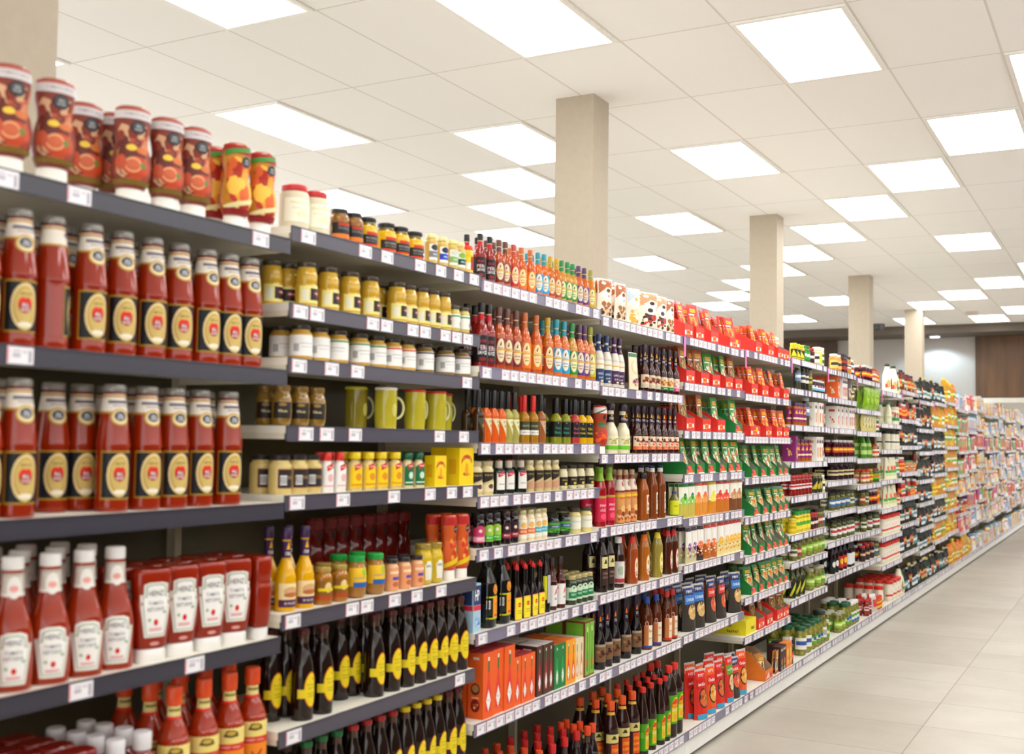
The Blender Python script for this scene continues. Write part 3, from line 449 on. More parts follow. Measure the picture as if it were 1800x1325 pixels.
bottle('bs', 'sauce_bottle', KB, 'brown squeeze bottle with black cap', 'sauce', .218, .03, '9a4c14', '1e1a1a', [('r', .35, .34, .5, .2, 'e0d0b8'), ('e', .4, .44, .3, .07, 'b03838'), ('t', 'BBQ', .35, .3, .6, .06, '6a3828'), ('r', .35, .18, .3, .03, 'b07848')], n=2.6, cpf=(.55, .88, 1), sx=.8)
bottle('bw', 'sauce_bottle', KB, 'brown sauce bottle, white and blue cap', 'sauce', .25, .027, '7c3a12', 'e8e8ea', [('r', .35, .3, .5, .2, 'e4d4c0'), ('e', .4, .4, .3, .06, '3a4a7a'), ('t', 'BBQ', .35, .3, .6, .05, '6a2828'), ('r', .35, .15, .4, .03, 'a06a38')], n=2.4, cpf=(.5, .88, .96), extra=lambda P, R, H: P.append(('cap_top', (lambda m: (lathe(m, [(R*.5, H*.955), (R*.5, H*.99), (R*.4, H)], lin('1c3870'), 'plastic', 16), m)[1])(MB()))))
bottle('lj', 'lemon_juice_bottle', KB, 'short yellow-labelled bottle with blue cap', 'sauce', .12, .024, '6a6838', '30488a', [('r', 0, .35, 1.5, .3, 'd8dc20'), ('t', 'LEMON', 0, .4, 1.1, .08, '8a9018')])
bottle('sk', 'steak_sauce_bottle', KB, 'tall dark steak sauce bottle, cream emblem', 'sauce', .24, .026, '1a0c0a', '241a1a', [('r', 0, .52, .7, .1, 'dcd090'), ('p', [(-.4, .5), (.4, .5), (.1, .58), (-.1, .57)], '3a3020'), ('r', 0, .26, .7, .14, '38201c'), ('t', 'STEAK', 0, .33, 1.1, .04, 'b08870'), ('t', 'SAUCE', 0, .26, 1.1, .04, 'b08870')], n=2.5)
bottle('sw', 'sauce_bottle', KB, 'dark bottle with white cap and white label', 'sauce', .219, .028, '2c1410', 'f0eeee', [('r', 0, .3, 1.1, .22, 'd8d0cc'), ('e', 0, .34, .6, .09, 'a8b8a0'), ('r', .6, .3, .2, .2, 'f4f0ec'), ('r', 0, .14, 1.0, .04, 'b03038')], cpf=(.55, .88, 1))
for k, sa, nk, lab, d in (('o', 'a0481a', 'd83020', 'e8d8c0', 'red-necked rust-brown'), ('a', 'b06418', 'e06818', 'f0e4c8', 'orange-necked amber'), ('y', '9a8838', 'e0c818', 'f0e8a8', 'yellow-necked mustard-coloured'), ('b', '4a200c', 'c02018', 'e8dcd0', 'red-necked dark brown')):
    bottle('so_'+k, 'sauce_bottle', KB, d+' sauce bottle', 'sauce', .235, .029, sa, '2a1c18' if k != 'o' else '5a2018', [('e', .25, .3, .48, .22, nk), ('e', .25, .3, .4, .19, lab), ('e', .25, .36, .22, .05, 'c8a040'), ('f', .25, .2, .3, .07, 7, ['b86a30', 'e8b870', '8a3c18'], 6)], [('r', 0, .84, 3.1, .06, nk)], sx=.8, cpf=(.46, .9, 1))
def bqf(c1): return [('r', 0, .26, 1.1, .14, c1), ('f', 0, .24, .9, .08, 11, ['6a2c18', 'b87848', '3a1410'], 8), ('r', 0, .38, 1.1, .02, 'a8927c')]
bottle('bq', 'barbecue_sauce_bottle', KB, 'dark barbecue bottle with long purple-black cap', 'steer', .262, .028, '140a10', '2a1028', bqf('7a5a3c'), [('r', 0, .74, 3.1, .1, '24102a'), ('p', [(-.4, .76), (.4, .76), (0, .87)], 'e87818'), ('t', 'STG', .1, .7, 1.0, .05, 'ddd')], cpf=(.52, .84, 1))
for k, c, d in (('sp', '2848a0', 'blue'), ('spr', 'c83024', 'red')):
    bottle(k, 'sauce_bottle', KB, 'brown sauce bottle with '+d+' cap, script label', 'sauce', .24, .027, '5c2810', c, [('r', .2, .27, .8, .2, 'e8dcc0'), ('r', -.5, .27, .4, .2, 'c87840'), ('t', 'Spur', .35, .36, .8, .08, 'c82838'), ('t', 'SAUCE', .3, .22, .7, .03, '443'), ('e', -.4, .5, .3, .05, 'd8b8a8'), ('e', -.4, .5, .22, .038, '8a3830'), ('r', 0, .06, 1.2, .02, c)], bands=[(.8, '3c1a0c')], cpf=(.5, .88, 1))
bottle('bb', 'steak_sauce_bottle', KB, 'large dark steak sauce bottle, orange cap', 'sauce', .3, .033, '2a0e0a', 'e05014', [('r', 0, .3, 1.1, .28, '3a1814'), ('r', 0, .5, 1.1, .06, 'd8c878'), ('p', [(-.4, .49), (.4, .49), (.1, .54), (-.1, .54)], '3a3020'), ('r', .2, .27, .6, .15, 'e05018'), ('t', 'STEAK', .2, .34, 1.0, .045, 'f0c020'), ('t', '& BBQ', .2, .26, 1.0, .045, 'f0c020'), ('t', 'SAUCE', .2, .18, 1.0, .045, 'f0c020'), ('r', 0, .015, 1.5, .01, 'c8a838')], [('r', 0, .84, 3.1, .02, 'd8a040')], cpf=(.5, .88, 1))
jm_art = [('r', 0, .27, 1.5, .2, '4aa018'), ('p', [(-.1, .1), (.9, .1), (.9, .44), (.3, .44), (-.1, .36)], 'e0c820'), ('p', [(-.1, .3), (.9, .3), (.9, .4), (.3, .42), (-.1, .36)], 'e04018'), ('t', "JIMMY'S", .4, .32, .9, .06, 'f0d020'), ('t', 'STEAKHOUSE', .4, .26, .9, .025, 'f0e8d8'), ('e', .4, .17, .3, .04, 'f0a020'), ('e', -.7, .3, .3, .05, '78c030')]
def shift(art, dz):
    o = []
    for a in art:
        a = list(a)
        if a[0] == 'p': a[1] = [(u, v+dz) for u, v in a[1]]
        else: a[3 if a[0] == 't' else 2] += dz
        o.append(tuple(a))
    return o
bottle('jm', 'soy_sauce_bottle', KB, 'dark marinade bottle, red cap, green-yellow label', 'brown', .3, .0275, '2a120c', 'd02c20', jm_art, cpf=(.5, .92, 1))
bottle('jb', 'soy_sauce_bottle', KB, 'two-litre dark marinade bottle, red cap', 'pet', .335, .043, '26100a', 'dc3020', shift(jm_art, .13))
# sachets, pouches, display boxes
def sach(key, H, W_, top, cols, d, band, word, taper=0):
    pouch(key, 'seasoning_sachet', 'sachet', d, H, W_, .01, top, [('r', 0, .46, .95, .46, top), ('p', [(-.95, .5), (.95, .72), (.95, .2), (-.95, .1)], cols[-1]), ('r', 0, .82, .55, .055, 'f0c020'), ('t', word, 0, .82, .9, .055, 'c82018'), ('e', 0, .5, .75, .16, cols[0]), ('f', 0, .46, .85, .26, len(key)+ord(key[1]), cols, 22), ('r', -.3, .7, .5, .02, 'f4ece4'), ('r', 0, .09, .9, .05, band)], stand=False, taper=taper, wave=.5, seal=top, small=False)
sach('sr', .185, .085, 'd8302a', ['e8702c', 'c82818', 'f0a050', 'e84a28'], 'glossy red seasoning sachet', 'e04828', 'ROYCO')
sach('sb', .19, .08, 'b86a48', ['6a3418', 'c88850', '8a4a28', 'e0b080', '4a7a30'], 'sachet printed with brown food', 'c83020', 'SAUCE')
sach('sg', .185, .08, '4a9a44', ['3a8a38', 'f0ece0', 'c8783c', '68b848', 'dce4c8'], 'green and white soup sachet', 'e8e4d8', 'KNORR')
sach('so', .17, .085, 'e04820', ['f08a30', 'c82c18', 'f4b850', 'e85a24'], 'pointed orange-red sachet', 'f0c020', 'ROYCO', .35)
sach('sx', .15, .07, 'e8d8d0', ['e05848', 'f0ece8', '4a78c0', 'd83830'], 'white and red patterned sachet', 'f0e8e0', 'MIX')
sach('sn', .15, .085, '3a8a40', ['e8a848', 'd8402c', 'f0e0b0', '58a048', 'c8c090'], 'dark green soup sachet', 'e04828', 'KNORR')
sach('sc', .14, .08, 'c88848', ['e0b060', '6a4a28', '58a0b0', 'e8d8a8'], 'curry spice sachet', 'c8402c', 'CURRY')
redf = [('r', 0, .5, .97, .46, 'e0281c'), ('r', -.1, .4, .25, .2, 'f0c018'), ('r', -.1, .4, .2, .12, 'e03018'), ('r', .55, .4, .2, .15, 'f0e8d8'), ('r', -.7, .35, .18, .18, 'f0e8d8')]
tray('tr', 'sachet_display_box', 'red card display box', .13, .15, .065, .12, 'e0281c', '9a8878', redf)
tray('trb', 'sachet_display_box', 'tall curved-sided red display box', .2, .16, .06, .16, 'e42a1c', 'c8a888', redf+[('r', .3, .7, .2, .2, 'f0c018')], True)
tray('tg', 'sachet_display_box', 'green card display box', .125, .15, .05, .135, '0c7a30', '8e8678', [('r', 0, .5, .97, .46, '0c7a30'), ('p', [(-.9, .05), (.7, .05), (.1, .8), (-.9, .9)], 'e8582c'), ('p', [(-.9, .5), (-.3, .4), (-.9, .95)], '6a2c7a'), ('r', .2, .08, .7, .06, 'e8e8e0')])
tray('to', 'sachet_display_box', 'orange card display box', .16, .16, .06, .17, 'e87818', 'b09070', [('r', 0, .5, .97, .46, 'e87818'), ('r', 0, .4, .8, .2, 'd83838'), ('p', [(-.8, .2), (.2, .2), (.0, .8)], 'f0c8c8')])
for k, tp, c1, c2, d in (('g', '1c7a30', 'c8b850', '8ac850', 'green-topped'), ('o', 'e8602c', 'e09030', 'f0a050', 'orange'), ('y', 'e8d020', 'd88820', 'f0e060', 'yellow'), ('r', 'c83828', 'c87018', 'e85838', 'red and orange'), ('b', 'c08058', '7a4420', 'd0a070', 'brown')):
    pouch('ps_'+k, 'soup_packet', 'packet', 'clear '+d+' soup powder packet', .172, .085, .022, c1, [('r', 0, .94, .98, .04, tp), ('r', 0, .66, .94, .24, 'eceadc'), ('e', 0, .5, .8, .14, c2), ('e', .1, .62, .35, .1, tp), ('r', 0, .2, .94, .18, c1)], stand=False, seal='e8ead8')
for k, tp, c1, c2, d in (('v', '3a2440', 'c8c090', '7a3a8a', 'purple and white'), ('w', '3a2828', '2c1c18', 'e87848', 'dark-bottomed'), ('o', 'd8382c', 'b86018', 'f08050', 'red-orange'), ('y', 'c82820', 'ecd890', 'f0b840', 'cream and yellow')):
    pouch('pp_'+k, 'soup_packet', 'packet', d+' instant soup packet', .182, .07, .022, c1, [('r', 0, .93, .98, .05, tp), ('r', 0, .66, .94, .22, 'f0ece4'), ('e', 0, .45, .6, .12, c2), ('f', 0, .25, .8, .12, 17, [c1, c2, 'f4e8d0', 'c86a38'], 8)], stand=False, seal='ece6d8')
def meal(key, d, top, c2, word, foods, H=.225, W_=.115):
    pouch(key, 'ready_sauce_pouch', 'packet', d, H, W_, .05, '3a322c' if 'pd' in key else top, [('r', 0, .5, .95, .46, '3a322c' if 'pd' in key else top), ('r', 0, .88, .9, .08, '2c3a78' if 'pd' in key else top), ('t', 'DENNY' if 'pd' in key else 'ROYCO', 0, .88, 1.0, .06, 'fff'), ('r', 0, .7, .8, .1, c2), ('t', word, 0, .7, 1.2, .07, 'fff'), ('e', .15, .42, .75, .2, '302824'), ('e', .2, .42, .65, .17, foods[0]), ('f', .2, .42, .55, .14, 31, foods, 16),
          ('r', -.1, .06, .7, .05, '38302c' if 'pd' in key else '38a0c8')], seal='c8c0b8', wave=.3, m='foil', taper=.12)
meal('pd_b', 'dark pouch with blue top, noodle picture', '2c3a78', '3878c0', 'COOK-IN', ['d8b070', 'a87840', 'e8d0a0', 'c89858'])
meal('pd_r', 'dark pouch with red panel and blue top', '2c3a78', 'd83828', 'COOK-IN', ['e0603c', 'f0a068', 'c84028', 'f0c8a0'])
meal('pr', 'bright red cook-in sauce pouch', 'd8281c', 'c81c18', 'Sweet & Sour', ['d86830', 'e8a860', 'a83c1c', '5a8a30'], .25, .1)
meal('pr_y', 'red and orange cook-in sauce pouch', 'e85820', 'd82c18', 'Chicken', ['e8a848', 'f0c878', 'c86a28', 'f4e0b0'], .25, .1)
meal('pr_g', 'red sauce pouch with green corner', 'd42c1c', '58a030', 'a la King', ['e8c898', 'f0e0c0', 'c88858', 'd8a070'], .25, .1)
carton('bxb', 'stock_carton', 'carton', 'dark brown small carton', .15, .07, .05, '3c1c1a', [('r', 0, .85, .7, .05, 'a8a0a0'), ('e', 0, .35, .5, .15, 'b07038'), ('b', 0, .1, .4, .07)], [('r', 0, .5, .6, .3, '583028')])
carton('bxo', 'stock_carton', 'carton', 'orange and yellow small carton', .15, .065, .05, 'e88020', [('e', 0, .6, .6, .2, 'f0c040'), ('f', 0, .3, .7, .2, 8, ['f0d060', 'c85820', 'f8e8b0'], 10)], [('r', 0, .5, .6, .3, 'f0a030')])
bottle('sy', 'soy_sauce_bottle', KB, 'dark soy bottle, white cap, red label', 'hot', .17, .02, '180c0a', 'e8e8e8', [('r', 0, .3, 1.4, .14, 'd84828'), ('t', 'SOY', 0, .3, 1.0, .08, 'f0d8c0')])
# smaller goods of the farther bays: one mesh each
def J(key, name, d, sh, H, R, col, cap, art, m='satin', **k): bottle(key, name, 'bottle' if sh not in ('jar', 'rjar', 'tub') else 'jar', d, sh, H, R, col, cap, art, m=m, small=True, **k)
def lab2(c, c2, t=None, z=.4, h=.24): return [('r', 0, z, 1.4, h, c), ('r', 0, z+.02, 1.2, h*.35, c2)]+([('t', t, 0, z+.02, 1.4, h*.45, c)] if t else [])
J('jyb', 'pickle_jar', 'yellow jar with black label', 'jar', .11, .026, 'c8b820', 'e8d820', [('r', 0, .4, 1.4, .24, '282820'), ('p', [(-1.2, .2), (.4, .2), (-.6, .6)], 'e8d820')])
J('jgn', 'pickle_jar', 'green jar with green label', 'jar', .115, .027, '3a7a28', '2a8a38', lab2('28a040', 'e8e8d8'))
J('jrb', 'relish_jar', 'dark red jar', 'jar', .11, .026, '6a1418', 'c82c2c', lab2('30181c', 'e8d8d0'))
J('jwl', 'pickle_jar', 'white-lidded jar, black and white label', 'jar', .125, .03, 'c8c490', 'f0eee8', lab2('ece8e0', '282828'))
J('jyw', 'mustard_jar', 'wide white-lidded jar, yellow label', 'jar', .135, .037, 'd8d4a0', 'f4f2e8', lab2('e8d818', 'f0e84c'))
J('jgw', 'mayonnaise_jar', 'white-lidded jar, dark green label', 'tub', .135, .034, 'e8e4d0', 'f4f2e8', lab2('146a3c', 'd8e8d8'))
J('tgb', 'olive_jar', 'tall jar with silver-blue label', 'jar', .2, .028, '4a4a38', 'b8b8b8', lab2('6a8ab8', 'e8e8e8', None, .5, .16), m='chunk')
J('tdk', 'olive_jar', 'tall thin dark jar', 'jar', .19, .024, '28281c', '181818', lab2('e0ddd0', '303030', None, .45, .15))
J('tsn', 'olive_jar', 'tall thin golden-olive jar', 'jar', .18, .022, '7a7030', '303028', lab2('c8b840', '303028', None, .45, .12), m='chunk')
J('jws', 'berry_jar', 'small dark jar with white and blue label', 'jar', .09, .025, '301824', 'e8e6ea', [('r', 0, .36, 1.4, .2, 'e8e8ec'), ('r', 0, .24, 1.4, .08, '70b8d8'), ('e', .2, .5, .4, .1, '8a2048')])
J('jpu', 'chutney_jar', 'slim purple-labelled jar', 'jar', .15, .02, 'a85818', '503058', [('r', 0, .45, 1.4, .3, '8a1c6a'), ('p', [(-.6, .5), (.6, .5), (0, .68)], 'e8b040'), ('r', 0, .3, 1.2, .04, 'f0d8b0')])
for k, c, t, d in (('w', 'ece8e0', 'e0884c', 'white carton, orange picture'), ('k', '4a3c3c', 'e8e0d8', 'dark brown carton'), ('p', '8a1c70', 'e8b040', 'purple carton'), ('o', 'e86428', 'f0e8e0', 'orange carton'), ('r', 'e8e4e0', 'd03040', 'white carton with red peppers')):
    carton('box_'+k, 'food_carton', 'carton', d, .17, .062, .09, c, [('r', 0, .8, .7, .06, '383838'), ('f', 0, .35, .8, .28, 5, [t, 'f0c890', 'c87848', t], 12), ('r', 0, .9, .2, .05, 'c83838')], [('r', 0, .8, .5, .05, t), ('f', 0, .4, .5, .2, 8, [t, 'f0c890'], 7)], small=True)
J('jrd', 'beetroot_jar', 'slim bright red jar', 'jar', .135, .024, '9a1c18', 'c83030', lab2('e8dcd8', 'b02028', None, .45, .12), m='chunk')
J('jdy', 'pickle_jar', 'dark jar, gold lid, yellow slash', 'jar', .14, .03, '34341c', 'a89858', [('r', 0, .4, 1.4, .26, '1c1c18'), ('p', [(-1.1, .2), (.2, .2), (.9, .6), (.5, .62)], 'c8b830')], m='chunk')
J('jyl', 'piccalilli_jar', 'short yellow jar', 'jar', .1, .03, 'd8b818', 'e0d060', lab2('e8d028', 'c8a018'))
J('jye', 'piccalilli_jar', 'yellow jar with green lid', 'jar', .14, .03, 'd8c020', '2a9a40', lab2('f0e040', '58a838'), m='chunk')
J('jol', 'olive_jar', 'olive-green jar', 'jar', .13, .029, '6a6a28', '3a3830', lab2('d8d4c0', '4a4a38', None, .42, .18), m='chunk')
J('jnn', 'gherkin_jar', 'gherkin jar with light green label', 'rjar', .15, .034, '8a8838', 'a8a890', lab2('8ac030', 'e0e8a0', None, .4, .16), m='pickle')
J('jky', 'olive_bottle', 'olive bottle with black and yellow slash', 'sauce', .2, .027, '4a4c20', '6a6430', [('r', 0, .3, 1.4, .24, '1c1c14'), ('p', [(-1.2, .08), (-.6, .08), (.9, .5), (.4, .52)], 'c8c828')], m='chunk')
J('pck', 'gherkin_jar', 'big gherkin jar with dark green lid', 'rjar', .19, .042, '8c8838', '1c5a3c', lab2('5aa028', 'e8e8c8', None, .34, .15)+[('r', .3, .4, .4, .06, '3858a8')], m='pickle')
J('pbg', 'gherkin_jar', 'largest gherkin jar with barcode label', 'rjar', .23, .052, '8e8a34', '303430', [('r', .3, .34, .8, .16, 'e4e0d0'), ('b', .3, .34, .5, .1)], m='pickle')
J('jow', 'peach_jar', 'white-lidded jar of orange fruit', 'jar', .13, .034, 'd89030', 'f0ece4', lab2('e8b860', '303028'), m='chunk')
J('jbr', 'sauce_jar', 'black-lidded dark red jar', 'jar', .15, .026, '401814', '202024', lab2('a82820', '281410'))
J('jon', 'onion_jar', 'jar of pickled onions, dark lid', 'jar', .14, .032, 'c88838', '28282c', lab2('e8e4dc', '3a3a3a', None, .42, .1), m='chunk')
J('jrw', 'pickle_jar', 'white-lidded jar, red and white label', 'jar', .12, .026, '3a4a28', 'e8ece8', lab2('ece8e8', 'c03030'))
J('jdr', 'cherry_jar', 'dark red jar, pale lid', 'jar', .13, .026, '3a0c18', 'd0ccd0', lab2('d8402c', 'f0d020', None, .42, .16))
J('jbk', 'beetroot_jar', 'wide dark beetroot jar', 'jar', .13, .048, '2c0c1c', '281c20', lab2('e0d498', '3a2030', None, .42, .16))
J('jnk', 'olive_jar', 'dark-lidded olive jar, white and green label', 'jar', .14, .028, '565c24', '28281c', lab2('e0e4c8', '303a20', None, .42, .18), m='chunk')
for k, c, d in (('k', '60a0a0', 'teal'), ('r', 'c82828', 'red and yellow'), ('w', 'e0e4ec', 'white and blue')):
    J('bd'+k, 'grape_juice_bottle', 'dark bottle with '+d+' label', 'sauce', .22, .027, '1c0c10', 'd8d8d8', [('r', 0, .3, 1.4, .2, c if k != 'k' else '101a18'), ('e', .1, .32, .6, .1, 'e8e4e0' if k != 'r' else 'f0c828')])
J('bdo', 'chutney_bottle', 'orange bottle with red label', 'sauce', .17, .022, 'd88018', 'e8b020', lab2('d83820', 'f0d020'))
J('jww', 'pickle_jar', 'white-lidded jar, green and blue label', 'rjar', .18, .042, '8a8838', 'ecece8', lab2('e8e8e0', '48a038', None, .42, .16)+[('r', 0, .22, 1.4, .05, '3868b0')], m='pickle')
J('jmx', 'pickle_jar', 'red-lidded jar of mixed pickle', 'jar', .12, .025, 'b87830', 'c83028', lab2('ecd8c0', 'd85030'), m='chunk')
J('jgr', 'relish_jar', 'jar with green and orange label', 'jar', .12, .029, '3a5a20', 'b03028', [('r', 0, .45, 1.4, .2, '50c020'), ('e', .2, .46, .5, .12, 'e86020')])
J('btg', 'juice_bottle', 'green bottle with green neck', 'brown', .2, .03, '4a8a28', '78a838', lab2('b8d878', '58902c'))
J('bcr', 'cream_bottle', 'big cream dressing bottle with black cap', 'milk', .27, .044, 'f0ead0', '203028', [('r', .0, .28, 1.4, .2, 'f0ecd8'), ('e', -.4, .3, .5, .14, 'f0a868'), ('r', .6, .3, .45, .18, '28304a'), ('e', -.8, .24, .3, .08, 'd84830')])
J('jgt', 'dressing_bottle', 'cream bottle with green cap', 'milk', .19, .024, 'e8e4c0', '1c8a5a', lab2('f0d890', '40a068', None, .3, .16))
J('jcr', 'mayonnaise_jar', 'cream-coloured bottle, teal cap', 'milk', .2, .032, 'e8e8c8', '2a9a7a', lab2('f0ecd0', 'd8d8b0', None, .3, .16))
J('jch', 'mayonnaise_tub', 'cream tub with red and green picture', 'tub', .17, .04, 'f0e8d0', 'e8dcc8', [('f', 0, .45, 1.1, .3, 6, ['e0604c', '68a848', 'f4e8d8', 'c84838'], 14), ('r', 0, .3, 1.2, .08, '2a8a58')])
J('jkl', 'mayonnaise_jar', 'cream jar with tall black lid', 'tub', .17, .034, 'e8e4cc', '181a18', lab2('ece8d8', '303a38', None, .38, .12), cpf=(.9, .62, 1))
pouch('bag_g', 'snack_bag', 'bag', 'bright green plastic bag', .2, .1, .05, '8ab828', [('e', 0, .5, .6, .2, 'a8d040'), ('f', 0, .4, .7, .25, 3, ['688a20', 'c8e060', '98c038'], 8)], stand=False, wave=1, seal='a8cc50', small=True)
pouch('bag_n', 'noodle_bag', 'bag', 'pale yellow noodle bag', .15, .1, .05, 'd8cc80', [('f', 0, .5, .8, .3, 4, ['e8e0a0', 'b0a458', 'f0e8c0', '4a4430'], 14)], stand=False, wave=1, seal='e8e4c0', small=True)
pouch('bag_c', 'sauce_bag', 'bag', 'crumpled clear bag', .15, .12, .06, 'c8c4b8', [('r', 0, .5, .6, .2, 'd83838')], stand=True, wave=1, seal='e0ded8', small=True)
pouch('bag_m', 'mayonnaise_pouch', 'packet', 'cream stand-up pouch with green band', .2, .1, .06, 'ece8c8', [('e', 0, .5, .6, .12, 'e86848'), ('r', 0, .34, .9, .06, '48a850'), ('r', 0, .2, .8, .04, 'c8dc90')], taper=.35, seal='e8e4c8', small=True, m='plastic')
J('jrr', 'chilli_jar', 'small red-lidded chilli jar', 'jar', .11, .022, 'c85018', 'd82820', lab2('f0c828', 'e03018'))
J('jrm', 'mayonnaise_jar', 'cream mayonnaise jar with red lid', 'tub', .18, .04, 'ece4cc', 'd82c24', [('r', 0, .42, 1.45, .28, 'f0ead8'), ('e', .05, .5, .42, .1, 'f4f0e4'), ('t', 'C', .05, .5, .35, .12, 'd82c24'), ('p', [(-1.4, .2), (1.4, .28), (1.4, .36), (-1.4, .3)], 'e03a30')])
# goods of the farthest bays
FAR = {
 'dark': [('deb', 'oil_bottle', 'dark bottle, black cap', 'sauce', .25, .026, '0e100a', '0c0c0c', ('e0dcc8', '484030')), ('ded', 'vinegar_bottle', 'black bottle, red label', 'sauce', .22, .026, '0e0808', '181818', ('c83028', '1c1c1c')),
          ('dew', 'vinegar_bottle', 'dark bottle with white label', 'brown', .24, .026, '14100c', 'a8a8a8', ('e8e6e0', '8a9a58')), ('deg', 'oil_bottle', 'dark green bottle, pale cap', 'sauce', .26, .025, '16240c', 'c8b878', ('98b060', 'e8e8d8'))],
 'red': [('rep', 'spread_jar', 'large jar with red label', 'jar', .17, .036, 'c8281c', 'e8e4e4', ('e03820', 'f0a838')), ('rek', 'sauce_bottle', 'black-capped red bottle', 'sauce', .2, .026, '701814', '202020', ('c83830', 'e8d8c8')), ('rew', 'spice_jar', 'cream spice jar with green lid', 'jar', .11, .022, 'c88858', '18804a', ('e8e0c8', 'c84838'))],
 'oil': [('oig', 'oil_bottle', 'golden cooking oil bottle', 'pet', .28, .038, 'c89014', 'e8d040', ('f0e040', 'd88018')), ('oiy', 'oil_bottle', 'yellow oil bottle with pale cap', 'pet', .24, .034, 'd8b018', 'f0f0e8', ('c8d838', 'f0e8a8')), ('oib', 'juice_bottle', 'amber bottle with orange cap', 'sauce', .24, .034, 'd88028', 'f07818', ('f4ead8', 'f0a040'))],
 'pink': [('pip', 'cereal_carton', 'pink carton', None, .2, .08, 'e03868', 'f0c8d0', ()), ('piw', 'flour_bag', 'white paper bag of flour', None, .2, .09, 'ece4dc', 'e0a890', ()), ('pio', 'cereal_carton', 'orange carton', None, .2, .08, 'f08850', 'f8e8d8', ()), ('pig', 'cereal_carton', 'light green carton', None, .18, .08, '68b858', 'e8f0c8', ())],
 'pale': [('paw', 'sugar_bag', 'white bag of sugar', None, .18, .1, 'e8e6ea', 'b8c8e0', ()), ('pay', 'pasta_bag', 'pale yellow pasta bag', None, .2, .1, 'e8d488', 'f0ead0', ()), ('pab', 'milk_powder_carton', 'light blue carton', None, .2, .09, 'a8c8e0', 'f0f0f4', ()), ('pal', 'biscuit_carton', 'tan carton', None, .18, .09, 'e0c098', 'ece4f0', ()), ('pao', 'biscuit_carton', 'yellow-orange carton', None, .16, .1, 'f0a838', 'f8e8a8', ())]}
VAR = {}
for base, nm, d, sh, H, R, c, cap, opts in (('jol', 'olive_jar', 'olive-green jar', 'jar', .13, .029, '6a6a28', '3a3830', (('1c1c18', 'c8b838', 'black and yellow'), ('3868a0', 'e8e8e8', 'blue'), ('a83028', 'e8d8b8', 'red'))), ('jnk', 'olive_jar', 'dark-lidded olive jar', 'jar', .14, .028, '565c24', '28281c', (('c8c040', '303a20', 'yellow'), ('e8e8e8', 'c83828', 'white and red'))),
    ('jnn', 'gherkin_jar', 'gherkin jar', 'rjar', .15, .034, '8a8838', 'c8c8b8', (('e8e4d0', '3a7a38', 'cream'), ('48a038', 'f0e8a0', 'green'))), ('jdr', 'cherry_jar', 'dark red jar', 'jar', .13, .026, '3a0c18', 'c83030', (('e8e4e0', '8a2040', 'white'), ('3a2030', 'e0c088', 'plum'))), ('jmx', 'pickle_jar', 'mixed pickle jar', 'jar', .12, .025, 'a87830', 'd8b838', (('68a040', 'e8e8c8', 'green'), ('f0d028', 'd84828', 'yellow'))),
    ('pck', 'gherkin_jar', 'big gherkin jar', 'rjar', .19, .042, '8c8838', '1c5a3c', (('e8e8d8', '3858a8', 'white and blue'), ('8ac030', 'f0e040', 'lime')))):
    VAR[base] = [base]
    for q, (a, b2, cn) in enumerate(opts): J(base+'xyz'[q], nm, d+', '+cn+' label', sh, H, R, c, cap, lab2(a, b2, None, .42, .2), m='pickle' if base in ('jnn', 'pck') else 'chunk'); VAR[base].append(base+'xyz'[q])
FARK = {}
TINT = {'dark': ['e0dcc8', 'c8b060', '5a8a9a', 'c84030', 'e8e8ee'], 'red': ['e03820', 'e8d8c8', 'f0a838', '3a8a50'], 'oil': ['f0e040', 'f4ead8', 'd88018', '68a838'], 'pink': ['e03868', 'f08850', '68b858', 'f0e0d8', '7858a8'], 'pale': ['e8e6ea', 'a8c8e0', 'f0d488', 'e8a8b8', '88a0d8']}
TNAME = {'e0dcc8': 'cream', 'c8b060': 'tan', '5a8a9a': 'teal', 'c84030': 'red', 'e8e8ee': 'white', 'e03820': 'bright red', 'e8d8c8': 'beige', 'f0a838': 'amber', '3a8a50': 'green', 'f0e040': 'yellow', 'f4ead8': 'ivory', 'd88018': 'orange', '68a838': 'leaf green',
         'e03868': 'pink', 'f08850': 'salmon', '68b858': 'light green', 'f0e0d8': 'blush', '7858a8': 'purple', 'e8e6ea': 'off-white', 'a8c8e0': 'light blue', 'f0d488': 'straw', 'e8a8b8': 'rose', '88a0d8': 'periwinkle'}
for fam, L in FAR.items():
    FARK[fam] = []
    for (k, nm, d, sh, H, R, c, cp, lb) in L:
        for q, t in enumerate(TINT[fam]):
            kk = k+'abcde'[q]; FARK[fam].append(kk); dd = d.split(',')[0]+', '+TNAME[t]+' panel'
            if sh: J(kk, nm, dd, sh, H*(1-.07*(q % 3)), R, c, cp, lab2(t, TINT[fam][(q+2) % 4], None, .3+.05*(q % 4), .14+.03*(q % 3)))
            elif 'bag' in nm: pouch(kk, nm, 'bag', dd, H, R, .06, c, [('e', 0, .5, .6, .2, t), ('r', 0, .75, .6, .06, 'c85848')], stand=True, taper=.1, seal=c, small=True, m='plastic')
            else: carton(kk, nm, 'carton', dd, H, R, .1, c, [('e', 0, .5, .7, .25, t), ('r', 0, .85, .7, .06, 'fff'), ('r', 0, .15, .6, .06, 'c83838')], [('r', 0, .5, .6, .3, t)], small=True)
carton('ybx', 'display_carton', 'carton', 'low bright yellow carton with black lettering', .085, .2, .2, 'e8d818', [('t', 'taste!', .3, .4, .6, .3, '222')], [('t', 'Quick', -.2, .6, .7, .25, '222'), ('t', 'taste!', .2, .25, .7, .25, '222')])

bottle('agd', 'squeeze_bottle', KB, 'shade-darkened red squeeze bottle', 'ags', .215, .034, '6a1410', 'e8d8c8', [('r', 0, .9, 1.4, .06, '7a1818'), ('e', .35, .74, .36, .065, '3a2426')], sx=.8)  # stands deep in the shelf; that shade is painted in as darker red
